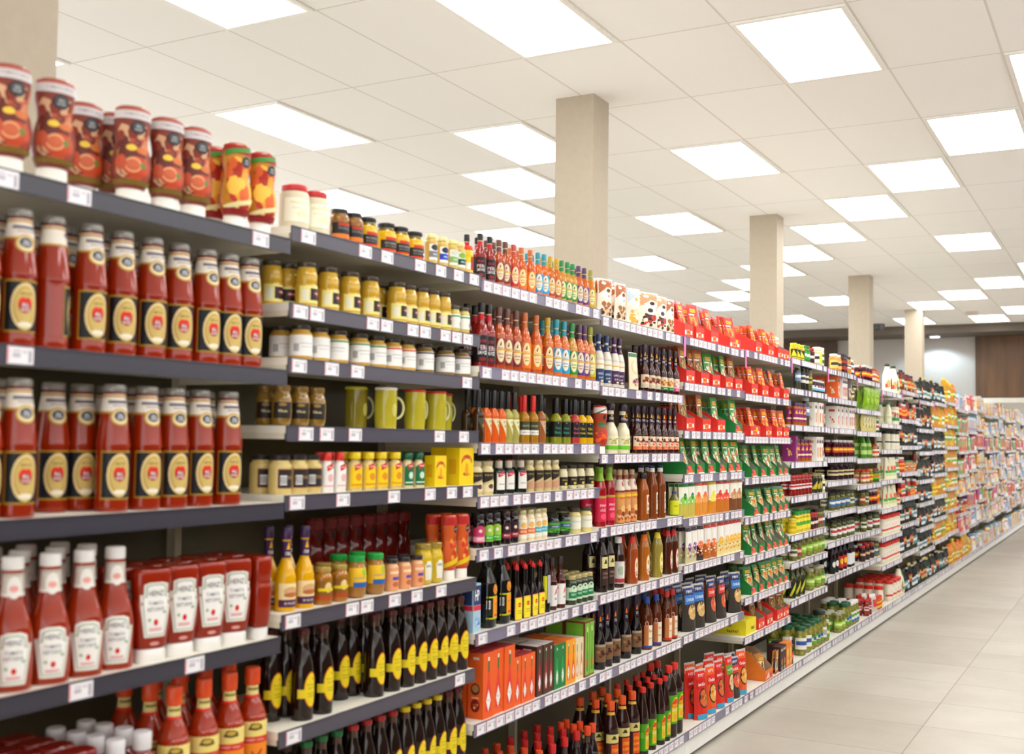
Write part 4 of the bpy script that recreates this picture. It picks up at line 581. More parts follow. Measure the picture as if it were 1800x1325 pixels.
# ---------------------------------------------------------------- heights of the shelves, what stands on them (kind, rows deep, first row, places along the bay)
Z = [[2.084, 1.734, 1.385, 1.036, 0.687], [2.122, 1.915, 1.769, 1.587, 1.403, 1.091, 0.787, 0.48], [2.11, 1.81, 1.547, 1.364, 1.183, 0.9, 0.596, 0.149], [2.087, 1.792, 1.505, 1.196, 0.918, 0.596, 0.149], [2.09, 1.859, 1.618, 1.398, 1.18, 0.948, 0.604, 0.149], [2.1, 1.846, 1.6, 1.36, 1.131, 0.906, 0.674, 0.452, 0.149], [2.127, 1.927, 1.686, 1.441, 1.213, 0.964, 0.784, 0.539, 0.149], [2.12, 1.91, 1.683, 1.465, 1.289, 1.063, 0.841, 0.593, 0.149], [2.105, 1.857, 1.672, 1.448, 1.234, 1.047, 0.833, 0.591, 0.149], [2.05, 1.756, 1.523, 1.248, 0.992, 0.742, 0.494, 0.149]]
LAY = {
 (0, 0): [('ags',1,0,[0.171,0.278,0.494,0.598,0.678]),('agy',1,0,[0.832,0.933]),('ags',1,1,[0.425,0.491]),('agy',1,1,[0.834])],
 (0, 1): [('ag',2,0,[0.122,0.207,0.291,0.388,0.479,0.569,0.655,0.745,0.821,0.894])],
 (0, 2): [('ag',2,0,[0.144,0.216,0.471,0.566,0.651,0.739,0.835]),('ag',1,1,[0.371,0.448])],
 (0, 3): [('hz',3,0,[0.141,0.225,0.315,0.415,0.522]),('hzs',3,0,[0.616,0.712,0.816,0.918,1.003])],
 (0, 4): [('sqi',4,0,[0.132,0.214,0.288,0.366]),('sq',4,0,[0.496,0.578]),('hs',3,0,[0.684,0.781,0.873,0.972])],
 (1, 0): [('mj',1,0,[0.072,0.164]),('pj',1,0,[0.263,0.328]),('yj',1,0,[0.404,0.501,0.569,0.656]),('tj',1,0,[0.735]),('tjb',1,0,[0.797]),('tjw',1,0,[0.858]),('tjg',1,0,[0.912]),('rj',1,0,[0.968])],
 (1, 1): [('mu',2,0,[0.124,0.223,0.319,0.42,0.558,0.624,0.692,0.756,0.822]),('ws',2,0,[0.886,0.945]),('mu',1,1,[0.058,0.137])],
 (1, 2): [('wj',2,0,[0.103,0.185]),('wjg',2,0,[0.27,0.374,0.46]),('wjr1',2,0,[0.538,0.619]),('wjd',2,0,[0.72,0.851,0.949])],
 (1, 3): [('gm',2,0,[-0.001,0.105,0.171]),('mugy',1,1,[0.474]),('mugw',1,0,[0.523]),('mug',1,0,[0.677,0.801]),('mug',1,1,[1.086]),('gm',1,1,[-0.007])],
 (1, 4): [('cl',2,0,[-0.012,0.076,0.148]),('cr',2,0,[0.208,0.268]),('cy',2,0,[0.343,0.41,0.473,0.545]),('cg',2,0,[0.613,0.673]),('tin',1,0,[0.783]),('tinL',1,0,[0.965]),('tinL',1,1,[0.954])],
 (1, 5): [('yb',2,0,[0.065,0.143]),('gj',2,0,[0.22,0.295]),('nb',2,0,[0.379,0.473]),('sj',2,0,[0.553,0.617,0.687]),('yg',1,0,[0.72,0.8]),('ago',2,0,[0.888,0.997]),('agd',1,4,[0.559,0.647,0.739,0.835,0.935,1.04]),('agd',1,4,[1.151,1.246])],
 (1, 6): [('br',2,0,[0.15,0.237,0.484,0.573,0.65,0.724,0.787,0.855,0.926,0.999]),('br',1,1,[0.093,0.164,0.438,0.512])],
 (1, 7): [('brg',2,0,[0.171,0.24,0.305]),('brr',2,0,[0.382,0.454,0.515,0.598]),('bry',2,0,[0.654,0.724,0.794,0.858]),('br',2,0,[0.936,1.002])],
 (2, 0): [('nh_k',2,0,[0.045,0.113]),('nh_w',2,0,[0.178,0.224]),('nh_r',1,0,[0.289]),('nh_o',2,0,[0.355,0.423]),('nh_c',2,0,[0.488,0.53]),('nh_y',2,0,[0.589,0.643]),('nh_g',2,0,[0.694,0.74,0.793]),('nh_p',2,0,[0.847,0.907]),('nh_l',2,0,[0.969])],
 (2, 1): [('nH_k',2,0,[0.067,0.122]),('nH_w',2,0,[0.196,0.259,0.324]),('nH_o',2,0,[0.39,0.482]),('nH_y',1,0,[0.577]),('nH_c',2,0,[0.651,0.727]),('nH_g',2,0,[0.801]),('nH_p',2,0,[0.87,0.931]),('nH_l',2,0,[0.999])],
 (2, 2): [('hk_d',2,0,[0.055]),('hk_o',2,0,[0.102,0.158,0.212]),('hk_g',2,0,[0.262,0.314]),('hr',2,0,[0.389,0.457]),('hk_b',2,0,[0.522]),('gm_g',2,0,[0.653,0.745]),('gm_r',2,0,[0.823]),('gm_y',2,0,[0.888,0.954])],
 (2, 3): [('dj',2,0,[0.042,0.12]),('ml',2,0,[0.201,0.272,0.367]),('dj2',2,0,[0.439,0.509,0.575,0.643]),('cj',3,0,[0.719,0.812,0.887,0.97])],
 (2, 4): [('fj_p',2,0,[0.067]),('fj_g',2,0,[0.125,0.186]),('fj_d',2,0,[0.252,0.32]),('ij_o',2,0,[0.377,0.44]),('ij_b',2,0,[0.5,0.551]),('kj',2,0,[0.653,0.749]),('wjc',2,0,[0.849,0.958])],
 (2, 5): [('hp',1,0,[0.03]),('mg',1,0,[0.15,0.256]),('mgs',3,0,[0.341,0.407,0.466,0.521]),('hb',1,0,[0.578]),('rs',2,0,[0.641,0.711]),('gl',4,0,[0.813,0.893,0.959,1.021])],
 (2, 6): [('tb',2,0,[0.112,0.187,0.253]),('tm',2,0,[0.316,0.376,0.434]),('cb',2,0,[0.502,0.553,0.601]),('gb',2,0,[0.659,0.719]),('ob',2,0,[0.78,0.827]),('wb',2,0,[0.88,0.923]),('gt',2,0,[0.978,1.028])],
 (2, 7): [('rc_r',4,0,[0.068,0.145,0.225]),('rc_o',4,0,[0.308,0.403,0.492]),('rc_r',4,0,[0.599,0.711,0.822]),('rc_o',3,0,[0.928,1.039])],
 (3, 0): [('bp',2,0,[0.085,0.249]),('bpw',1,0,[0.397]),('bp2',1,0,[0.574,0.725]),('bp',1,0,[0.853])],
 (3, 1): [('bn',2,0,[0.057,0.14]),('bnp',2,0,[0.219,0.287]),('cp',1,0,[0.417]),('st_b',2,0,[0.566,0.644,0.723]),('st_g',2,0,[0.805,0.881]),('st_p',2,0,[0.967])],
 (3, 2): [('sqr',1,0,[0.093]),('sd',2,0,[0.213,0.345]),('stb',2,0,[0.483,0.565,0.649,0.736,0.818,0.901,0.987])],
 (3, 3): [('pk',2,0,[0.088,0.196]),('fl',2,0,[0.294,0.364,0.436]),('bs',1,0,[0.564]),('bw',2,0,[0.691,0.786]),('lj',1,0,[0.977])],
 (3, 4): [('sk',2,0,[0.107,0.184]),('sw',1,0,[0.294]),('so_o',2,0,[0.449]),('so_a',2,0,[0.591]),('so_y',2,0,[0.747]),('so_b',2,0,[0.889,1.021])],
 (3, 5): [('bq',2,0,[0.097,0.173,0.264,0.384,0.509]),('sp',2,0,[0.632,0.746]),('spr',2,0,[0.887,1.019])],
 (3, 6): [('bb',3,0,[0.166,0.293,0.4]),('jm',3,0,[0.504,0.613,0.718,0.813]),('jb',2,0,[0.948,1.122])],
 (4, 0): [('T:tr:sr:5',1,0,[0.099]),('T:tr:sr:4',1,0,[0.269]),('T:tr:sr:5',1,0,[0.503]),('T:trb:sr:7',1,0,[0.856])],
 (4, 1): [('T:tr:sb:5',1,0,[0.128]),('T:tr:sb:5',1,0,[0.352]),('T:tr:sg:5',1,0,[0.534]),('T:tr:sg:5',1,0,[0.757]),('T:tr:sb:5',1,0,[0.994])],
 (4, 2): [('T:tr:sb:6',1,0,[0.132]),('T:tr:sb:6',1,0,[0.382]),('T:tr:sg:6',1,0,[0.623]),('T:tg:sg:5',1,0,[0.933])],
 (4, 3): [('T:tg:sg:5',1,0,[0.135]),('T:tg:sg:5',1,0,[0.288]),('T:tg:sg:5',1,0,[0.466]),('T:tg:sg:6',1,0,[0.654]),('T:tg:sg:6',1,0,[0.843]),('T:tg:sg:5',1,0,[1.031])],
 (4, 4): [('ps_g',3,0,[0.057,0.164]),('ps_o',3,0,[0.265,0.37]),('ps_y',3,0,[0.497]),('ps_r',3,0,[0.609,0.715]),('ps_b',3,0,[0.855,1.011])],
 (4, 5): [('pp_v',3,0,[0.134,0.226]),('pp_w',3,0,[0.312]),('pp_o',3,0,[0.427,0.518]),('pp_y',3,0,[0.641,0.748,0.858,0.971,1.067])],
 (4, 6): [('pd_b',3,0,[0.181,0.317]),('pd_r',3,0,[0.523,0.693]),('pd_b',2,0,[0.975])],
 (4, 7): [('pr',2,0,[0.281,0.566]),('pr_y',3,0,[0.42]),('pr_g',3,0,[0.747]),('pr_y',1,0,[1.139]),('pd_r',2,0,[0.948])],
 (5, 0): [('T:tr:so:6',1,0,[0.315]),('T:tr:so:6',1,0,[0.579]),('T:tr:so:5',1,0,[0.875]),('T:tr:sx:3',1,0,[1.109])],
 (5, 1): [('T:tr:so:6',1,0,[0.236]),('T:tr:so:6',1,0,[0.458]),('T:tr:so:5',1,0,[0.706]),('T:tr:so:5',1,0,[0.971])],
 (5, 2): [('T:trb:so:6',1,0,[0.25]),('T:tr:so:6',1,0,[0.533]),('T:tr:so:5',1,0,[0.772]),('T:tr:so:6',1,0,[1.04])],
 (5, 3): [('T:tg:sg:3',1,0,[0.24]),('T:tg:sg:3',1,0,[0.426]),('T:tg:sg:4',1,0,[0.62]),('T:tg:sg:3',1,0,[0.825]),('T:tg:sg:3',1,0,[1.04])],
 (5, 4): [('T:tg:sn:6',1,0,[0.288]),('T:tg:sn:6',1,0,[0.475]),('T:tg:sn:5',1,0,[0.647]),('T:tg:sn:5',1,0,[0.839]),('T:tg:sn:5',1,0,[1.027])],
 (5, 5): [('T:tg:sg:3',1,0,[0.233]),('T:tg:sg:3',1,0,[0.393]),('T:tg:sg:3',1,0,[0.549]),('T:tg:sg:3',1,0,[0.723]),('T:tg:sg:3',1,0,[0.892]),('T:tg:sg:3',1,0,[1.069])],
 (5, 6): [('T:tg:sn:4',1,0,[0.234]),('T:tg:sn:4',1,0,[0.395]),('T:tg:sn:4',1,0,[0.55]),('T:tg:sn:4',1,0,[0.724]),('T:tg:sn:4',1,0,[0.893]),('T:tg:sn:4',1,0,[1.069])],
 (5, 7): [('ybx',1,0,[0.181]),('T:tr:sb:2',1,0,[0.385]),('T:tr:sb:2',1,0,[0.564]),('T:tr:sb:4',1,0,[0.789]),('T:tr:sb:4',1,0,[1.028])],
 (5, 8): [('T:to:sc:4',1,0,[0.422]),('sc',2,0,[0.627]),('bxb',2,0,[0.778,0.895]),('bxo',1,0,[1.015,1.126]),('sy',1,0,[1.239])],
 (6, 0): [('jyb',1,0,[0.223,0.311,0.401]),('jgn',1,0,[0.461,0.554]),('jrb',1,0,[0.665]),('jwl',1,0,[0.828]),('jyw',1,0,[0.996]),('jgw',1,0,[1.153])],
 (6, 1): [('tgb',1,0,[0.296]),('tdk',1,0,[0.416,0.523]),('tsn',1,0,[0.616]),('jws',2,0,[0.729,0.843,0.961,1.082,1.206])],
 (6, 2): [('jpu',2,0,[0.223,0.296,0.37,0.446]),('tgb',1,0,[0.538]),('box_w',1,0,[0.712,0.876,1.046]),('box_k',1,0,[1.186])],
 (6, 3): [('box_p',1,0,[0.195]),('jpu',2,0,[0.282,0.385,0.491,0.6]),('box_w',1,0,[0.776,0.925,1.079]),('jws',1,0,[1.238])],
 (6, 4): [('jrd',2,0,[0.152,0.238,0.326,0.415,0.506,0.599]),('jdy',2,0,[0.759,0.89,1.043]),('jwl',1,0,[1.219])],
 (6, 5): [('jyl',2,0,[0.181]),('jye',2,0,[0.282,0.37,0.46,0.552]),('jrb',2,0,[0.646,0.742,0.84]),('jol',2,0,[0.957,1.059,1.164])],
 (6, 6): [('jol',2,0,[0.195,0.311]),('jnn',2,0,[0.445,0.598,0.757,0.922,1.093])],
 (6, 7): [('jky',2,0,[0.181,0.296,0.414]),('jnn',2,0,[0.661,0.854,1.091])],
 (6, 8): [('pck',3,0,[0.311,0.444,0.581,0.723,0.869]),('pbg',1,0,[1.072]),('jnn',2,0,[1.212])],
 (7, 0): [('jow',1,0,[0.39,0.522]),('jbr',1,0,[0.638,0.737,0.838]),('jon',1,0,[0.983,1.089]),('jrw',1,0,[1.197,1.307])],
 (7, 1): [('box_o',2,0,[0.426]),('box_r',1,0,[0.578,0.695,0.816]),('box_k',1,0,[0.939,1.043]),('jow',1,0,[1.15]),('jol',1,0,[1.259])],
 (7, 2): [('box_r',2,0,[0.424,0.557,0.693,0.833,0.977,1.126])],
 (7, 3): [('jdr',3,0,[0.403,0.535,0.671,0.811,0.954,1.101,1.231])],
 (7, 4): [('jbk',2,0,[0.402,0.572,0.768,0.973,1.163])],
 (7, 5): [('jol',2,0,[0.308,0.456,0.628,0.806,0.991,1.16])],
 (7, 6): [('jnk',2,0,[0.361,0.511,0.665,0.824,0.988,1.157])],
 (7, 7): [('bdk',2,0,[0.287,0.415]),('bdr',2,0,[0.566,0.702]),('bdw',2,0,[0.862,1.027,1.175])],
 (7, 8): [('jnn',3,0,[0.374,0.467]),('pck',2,0,[0.6,0.736]),('jww',3,0,[0.877,1.021,1.169])],
 (8, 0): [('jdr',2,0,[0.465,0.58,0.699]),('jmx',2,0,[0.844,0.968,1.095]),('jrr',1,0,[1.225,1.33])],
 (8, 1): [('bag_g',2,0,[0.507,0.694,0.913,1.141])],
 (8, 2): [('bag_n',2,0,[0.458,0.62,0.787,0.96,1.137]),('jrw',1,0,[1.294])],
 (8, 3): [('btg',2,0,[0.432,0.64]),('jmx',2,0,[0.881,1.107]),('jrw',1,0,[1.289])],
 (8, 4): [('jmx',2,0,[0.406,0.543,0.684]),('jgr',2,0,[0.852,1.001,1.154])],
 (8, 5): [('jol',2,0,[0.38,0.517]),('jdr',2,0,[0.657,0.776,0.898,1.023]),('bdo',1,0,[1.15,1.254])],
 (8, 6): [('jnk',2,0,[0.422,0.653,0.894,1.146])],
 (8, 7): [('jdr',2,0,[0.373,0.555,0.744]),('jol',2,0,[0.964,1.141])],
 (8, 8): [('jrd',2,0,[0.344,0.456]),('bag_c',2,0,[0.618]),('jrr',4,0,[0.76,0.881,1.005,1.131]),('jrm',4,0,[1.287])],
 (9, 0): [('bcr',1,0,[0.602,1.036]),('jgt',2,0,[1.312])],
 (9, 1): [('jcr',2,0,[0.567]),('jch',2,0,[0.851,1.149])],
 (9, 2): [('jkl',2,0,[0.507,0.73,0.962,1.235])],
 (9, 3): [('bag_m',2,0,[0.446,0.639,0.838]),('jww',2,0,[1.074,1.258])],
 (9, 4): [('bag_m',2,0,[0.386,0.577,0.774]),('jmx',2,0,[0.978,1.128])],
 (9, 5): [('jrm',3,0,[0.3,0.407,0.516,0.626,0.739,0.883,1.001,1.151])],
 (9, 6): [('jrm',3,0,[0.269,0.375,0.482,0.592,0.704,0.819,0.964,1.083])],
 (9, 7): [('jrm',4,0,[0.42,0.584,0.752,0.926]),('bcr',1,0,[1.134]),('jgt',1,0,[1.287])],
}
# ---------------------------------------------------------------- the room
def new_mat(name):
    m = bpy.data.materials.new(name); m.use_nodes = True; return m, m.node_tree.nodes, m.node_tree.links, m.node_tree.nodes['Principled BSDF']
def grid_mask(N, L, px, py, ox, oy, w):
    # 1 on the joint lines of a px by py grid in world metres
    g = N.new('ShaderNodeNewGeometry'); sp = N.new('ShaderNodeSeparateXYZ'); L.new(g.outputs['Position'], sp.inputs[0]); outs = []; ids = []
    for ax, p, o in (('X', px, ox), ('Y', py, oy)):
        a = N.new('ShaderNodeMath'); a.operation = 'SUBTRACT'; L.new(sp.outputs[ax], a.inputs[0]); a.inputs[1].default_value = o
        d = N.new('ShaderNodeMath'); d.operation = 'DIVIDE'; L.new(a.outputs[0], d.inputs[0]); d.inputs[1].default_value = p
        fl = N.new('ShaderNodeMath'); fl.operation = 'FLOOR'; L.new(d.outputs[0], fl.inputs[0]); ids.append(fl)
        pp = N.new('ShaderNodeMath'); pp.operation = 'PINGPONG'; L.new(d.outputs[0], pp.inputs[0]); pp.inputs[1].default_value = .5
        c = N.new('ShaderNodeMath'); c.operation = 'LESS_THAN'; L.new(pp.outputs[0], c.inputs[0]); c.inputs[1].default_value = w/2/p; outs.append(c)
    mx = N.new('ShaderNodeMath'); mx.operation = 'MAXIMUM'; L.new(outs[0].outputs[0], mx.inputs[0]); L.new(outs[1].outputs[0], mx.inputs[1])
    cb = N.new('ShaderNodeCombineXYZ'); L.new(ids[0].outputs[0], cb.inputs[0]); L.new(ids[1].outputs[0], cb.inputs[1])
    wn = N.new('ShaderNodeTexWhiteNoise'); L.new(cb.outputs[0], wn.inputs['Vector'])
    return mx.outputs[0], wn.outputs['Value'], g.outputs['Position']
def tiled(name, c1, c2, joint, px, py, ox, oy, w, rough, nscale, bumpd=.002):
    m, N, L, b = new_mat(name); k, rnd, pos = grid_mask(N, L, px, py, ox, oy, w)
    n = N.new('ShaderNodeTexNoise'); n.inputs['Scale'].default_value = nscale; n.inputs['Detail'].default_value = 8; n.inputs['Roughness'].default_value = .65; L.new(pos, n.inputs['Vector'])
    ad = N.new('ShaderNodeMath'); ad.operation = 'MULTIPLY_ADD'; L.new(rnd, ad.inputs[0]); ad.inputs[1].default_value = .35; L.new(n.outputs[0], ad.inputs[2])
    cr = N.new('ShaderNodeValToRGB'); cr.color_ramp.elements[0].position = .35; cr.color_ramp.elements[1].position = .95
    cr.color_ramp.elements[0].color = lin(c1); cr.color_ramp.elements[1].color = lin(c2); L.new(ad.outputs[0], cr.inputs[0])
    mx = N.new('ShaderNodeMix'); mx.data_type = 'RGBA'; L.new(k, mx.inputs[0]); L.new(cr.outputs[0], mx.inputs[6]); mx.inputs[7].default_value = lin(joint)
    L.new(mx.outputs[2], b.inputs['Base Color']); b.inputs['Roughness'].default_value = rough
    iv = N.new('ShaderNodeMath'); iv.operation = 'SUBTRACT'; iv.inputs[0].default_value = 1; L.new(k, iv.inputs[1])
    bp = N.new('ShaderNodeBump'); bp.inputs['Distance'].default_value = bumpd; bp.inputs['Strength'].default_value = .6; L.new(iv.outputs[0], bp.inputs['Height']); L.new(bp.outputs[0], b.inputs['Normal'])
    return m
MT['floor'] = tiled('floor_tiles', 'a9a193', 'beb8ac', '857c6f', 1.29, .648, -1.057, 6.70, .006, .38, 2.2)
MT['ceil'] = tiled('ceiling_tiles', 'f2f1ef', 'f5f4f2', 'dcd8d1', GA, GB, GX, GY, .011, .9, .6, .004)
m, N, L, b = new_mat('dark_veneer'); tc = N.new('ShaderNodeTexCoord'); mp_ = N.new('ShaderNodeMapping'); mp_.inputs['Scale'].default_value = (2.2, 2.2, .25)
nz = N.new('ShaderNodeTexNoise'); nz.inputs['Scale'].default_value = 2.5; nz.inputs['Detail'].default_value = 9; L.new(tc.outputs['Object'], mp_.inputs[0]); L.new(mp_.outputs[0], nz.inputs['Vector'])
cr = N.new('ShaderNodeValToRGB'); cr.color_ramp.elements[0].position = .3; cr.color_ramp.elements[1].position = .75; cr.color_ramp.elements[0].color = lin('38240f'); cr.color_ramp.elements[1].color = lin('6e4a26')
L.new(nz.outputs[0], cr.inputs[0]); L.new(cr.outputs[0], b.inputs['Base Color']); b.inputs['Roughness'].default_value = .5; MT['wood'] = m
def emis(name, col, st):
    m, N, L, b = new_mat(name); b.inputs['Emission Color'].default_value = lin(col); b.inputs['Emission Strength'].default_value = st; b.inputs['Base Color'].default_value = lin('eee'); return m
MT['lamp'] = emis('lit_diffuser', 'fffefc', LAMP); MT['lamp2'] = emis('lit_downlight', 'e8f4ff', 12)
def struct(name, x0, x1, y0, y1, z0, z1, col, m='paint'):
    b = MB(); b.box(x0, x1, y0, y1, z0, z1, col, m); return tag(link(name, b.mesh(name)), kind='structure')
YB = 18.95
struct('floor', -8.5, 3.6, -4, 34, -.1, 0, 'fff', 'floor')
struct('ceiling', -11, 7, -4, 34, CEIL, CEIL+.1, 'fff', 'ceil')
struct('wall_left', -11.2, -11, 8, 34, 0, CEIL, 'e6e2da')
struct('light_block_right', 2.1, 2.2, -4, 19.6, 0, 2.1, '5c564e')  # unseen partition for the opposite shelving, added to block side light
struct('wall_far', -11, 7, 34, 34.2, 0, CEIL, 'dcd8d0')
struct('wall_back', -11, -2.95, 19.8, 20, 0, CEIL, 'a8a29c'); struct('wall_back', -2.95, 7, 19.8, 20, 2.28, CEIL, 'a8a29c')
struct('trim_1', -16, 7, YB, YB+.85, 3.36, CEIL, '5e5449')
struct('trim_2', -2.5, 1.5, 19.66, 19.8, 2.27, 2.35, 'd8d4c8')
for x0, x1, z0 in ((-7.4, -4.5, 1.2), (-2.262, 1.2, 2.365)):
    b = MB(); b.box(x0, x1, 19.72, 19.798, z0, 3.355, 'fff', 'wood')
    tag(link('wood_panel', b.mesh('wood_panel')), 'wide dark wood panel hanging above the passage on the grey wall' if x0 > -3 else 'dark wood panel on grey wall beside the third column', 'wall panel')
for y in (1.87, 5.61, 9.28, 13.06, 16.65):
    struct('column', -2.842, -2.607, y, y+.205, 0, CEIL, 'b0a491')
# ceiling lights: one per lit cell of the tile grid
LIT = [(-2, -1), (-4, 1), (-5, 2), (-6, 3), (-7, 4), (-4, -2), (-6, 0), (-8, 2), (-7, -2), (0, 0), (-2, 2), (-4, 4), (-6, 6), (2, 1), (1, 2), (0, 3), (-1, 4), (-2, 5), (-3, 6), (-4, 7), (-5, 8), (-6, 9), (-7, 10), (0, 6), (-4, 10), (-6, 12),
       (1, 8), (0, 9), (-1, 10), (-2, 11), (0, 12), (-1, 13), (-3, 13)]
SEEN = set(LIT)
LIT += [(3, 0), (4, -1), (5, -2), (6, -3), (0, -3), (2, -2), (4, -4), (2, -5), (4, 2), (6, 0), (4, 5), (6, 3), (3, 6), (5, 7), (3, 9), (5, 10), (3, 12), (6, 6), (-9, -2), (-10, 4), (-12, 0), (-14, 5), (-12, 8), (-16, 2), (-18, 8), (-11, 12), (-10, 7), (2, 16), (-2, 16), (-1, 19), (3, 19), (1, 21), (-2, 22), (1, 25), (-2, 25), (1, 28)]  # more panels out of view, added to light the shelves
fr = MB(); dm = MB(); g = .022; hx, hy = GA/2-.008, GB/2-.008
for x0, x1, y0, y1 in ((-hx, hx, -hy, -hy+g), (-hx, hx, hy-g, hy), (-hx, -hx+g, -hy+g, hy-g), (hx-g, hx, -hy+g, hy-g)): fr.box(x0, x1, y0, y1, -.010, 0, 'f0eee8', 'plastic')
dm.box(-hx+g, hx-g, -hy+g, hy-g, -.006, -.001, 'fff', 'lamp')
frm, dmm = fr.mesh('ceiling_light'), dm.mesh('diffuser')
ORD = ['first', 'second', 'third', 'fourth', 'fifth', 'sixth', 'seventh', 'eighth', 'ninth', 'tenth', 'eleventh', 'twelfth', 'thirteenth', 'fourteenth', 'fifteenth', 'sixteenth', 'seventeenth', 'eighteenth', 'nineteenth', 'twentieth', 'twenty-first', 'twenty-second', 'twenty-third', 'twenty-fourth', 'twenty-fifth', 'twenty-sixth', 'twenty-seventh', 'twenty-eighth', 'twenty-ninth', 'thirtieth']
NUM = ['zero', 'one', 'two', 'three', 'four', 'five', 'six', 'seven', 'eight', 'nine', 'ten', 'eleven', 'twelve', 'thirteen', 'fourteen', 'fifteen', 'sixteen', 'seventeen', 'eighteen', 'nineteen', 'twenty', 'twenty-one', 'twenty-two', 'twenty-three', 'twenty-four', 'twenty-five', 'twenty-six', 'twenty-seven', 'twenty-eight', 'twenty-nine', 'thirty']
js = sorted(set(j for i, j in LIT))
for (i, j) in LIT:
    o = link('ceiling_light', frm, None, (GX+(i+.5)*GA, GY+(j+.5)*GB, CEIL)); link('diffuser', dmm, o)
    row = sorted(a for a, c in LIT if c == j); side = 'above the aisle' if i >= -1 else 'above the shelving' if i >= -3 else 'beyond the shelving'
    same = sorted(a for a, c in LIT if c == j and (('above the aisle' if a >= -1 else 'above the shelving' if a >= -3 else 'beyond the shelving') == side))
    w = '' if len(same) == 1 else ORD[same.index(i)]+' of its row, '
    tag(o, 'square lit ceiling panel %s, %s%s ceiling row of panels' % (side, w, ORD[js.index(j)]), 'ceiling light', 'lit panels in the tiled ceiling')
def disc(m, r0, z0, z1, col, mt, seg=20): lathe(m, [(r0, z0), (r0, z1)], lin(col), mt, seg)
b = MB(); disc(b, .09, -.03, 0, 'cfc6b4', 'plastic'); tag(link('smoke_detector', b.mesh('smoke_detector'), None, (-2.02, 17.25, CEIL)), 'round beige smoke detector on the ceiling near far wall', 'smoke detector')
b = MB(); lathe(b, [(.02, -.12), (.09, -.08), (.1, -.03), (.1, 0)], lin('4a4744'), 'plastic', 20); tag(link('security_camera', b.mesh('security_camera'), None, (-3.56, 18.5, CEIL)), 'dark dome security camera on ceiling beside fourth column', 'security camera')
b = MB(); disc(b, .09, -.02, 0, 'e8e8e8', 'plastic'); d_ = link('downlight', b.mesh('downlight'), None, (-2.84, 19.42, 3.36)); tag(d_, 'small round downlight over the grey far wall', 'downlight')
b = MB(); disc(b, .07, -.024, -.02, 'fff', 'lamp2'); link('lens', b.mesh('lens'), d_)
sp = bpy.data.lights.new('downlight_beam', 'SPOT'); sp.energy = SCALLOP; sp.spot_size = 2.5; sp.spot_blend = .35; sp.color = (.62, .86, 1); sp.shadow_soft_size = .04
so_ = bpy.data.objects.new('downlight_beam', sp); COL.objects.link(so_); so_.location = (0, 0, -.05); so_.parent = d_
# ---------------------------------------------------------------- shelving
NB = 28
for b_ in range(10, NB):
    k = b_ % 3
    Z.append([[2.06, 1.77, 1.51, 1.25, 1.0, .75, .5, .149], [2.1, 1.82, 1.56, 1.3, 1.06, .8, .52, .149], [2.04, 1.74, 1.5, 1.2, .96, .7, .46, .149]][k])
Z[0] = Z[0]+[.149]; Z[9] = Z[9]
BAY = ['ketchup bay', 'mustard bay', 'hot sauce bay', 'barbecue bay', 'soup bay', 'sachet bay', 'chutney bay', 'gherkin bay', 'green bag bay', 'mayonnaise bay', 'spice bay', 'vinegar bay', 'dark oil bay', 'golden oil bay', 'pink carton bay', 'flour bay', 'pale carton bay', 'sugar bay', 'pasta bay', 'tan carton bay', 'biscuit bay', 'cereal bay', 'snack bay', 'tea bay', 'coffee bay', 'rice bay', 'flour sack bay', 'last bay']
def shelf_word(b, s): return 'top shelf' if s == 0 else 'base shelf' if Z[b][s] < .2 else ORD[s]+' shelf'
XB = XF-.42
def ticket(mb, y, x, zt, w=.062, h=.036, tilt=0):
    def mp(u, v, o): return (x+.0012+o, y+u*w/2, zt-.003-h+v*h)
    paint(mb, mp, [('r', 0, .5, 1, .5, 'f2eff4'), ('r', -.92, .5, .07, .42, 'f0a4b0'), ('r', -.3, .5, .3, .12, 'c0bcc8'), ('r', -.3, .75, .3, .05, 'c8c4cc'), ('r', .3, .7, .2, .05, 'c8c4cc'), ('r', .72, .45, .12, .35, 'c4c0cc'), ('r', .72, .45, .05, .3, '9c98a6')], 9, 9, 0, .0001)
TK = {(0, 0): [.13, .31, .88], (0, 1): [.18], (0, 2): [], (0, 3): [.36, .69], (1, 0): [.07, .33, .44, .62, .74, .85, .95], (1, 6): [.06, .9], (1, 3): [.08, .17, .3, .75, .9], (1, 4): [.05, .25, .5, .7, .83, .93]}
tk = MB(); ticket(tk, 0, 0, 0); tkm = tk.mesh('price_ticket')
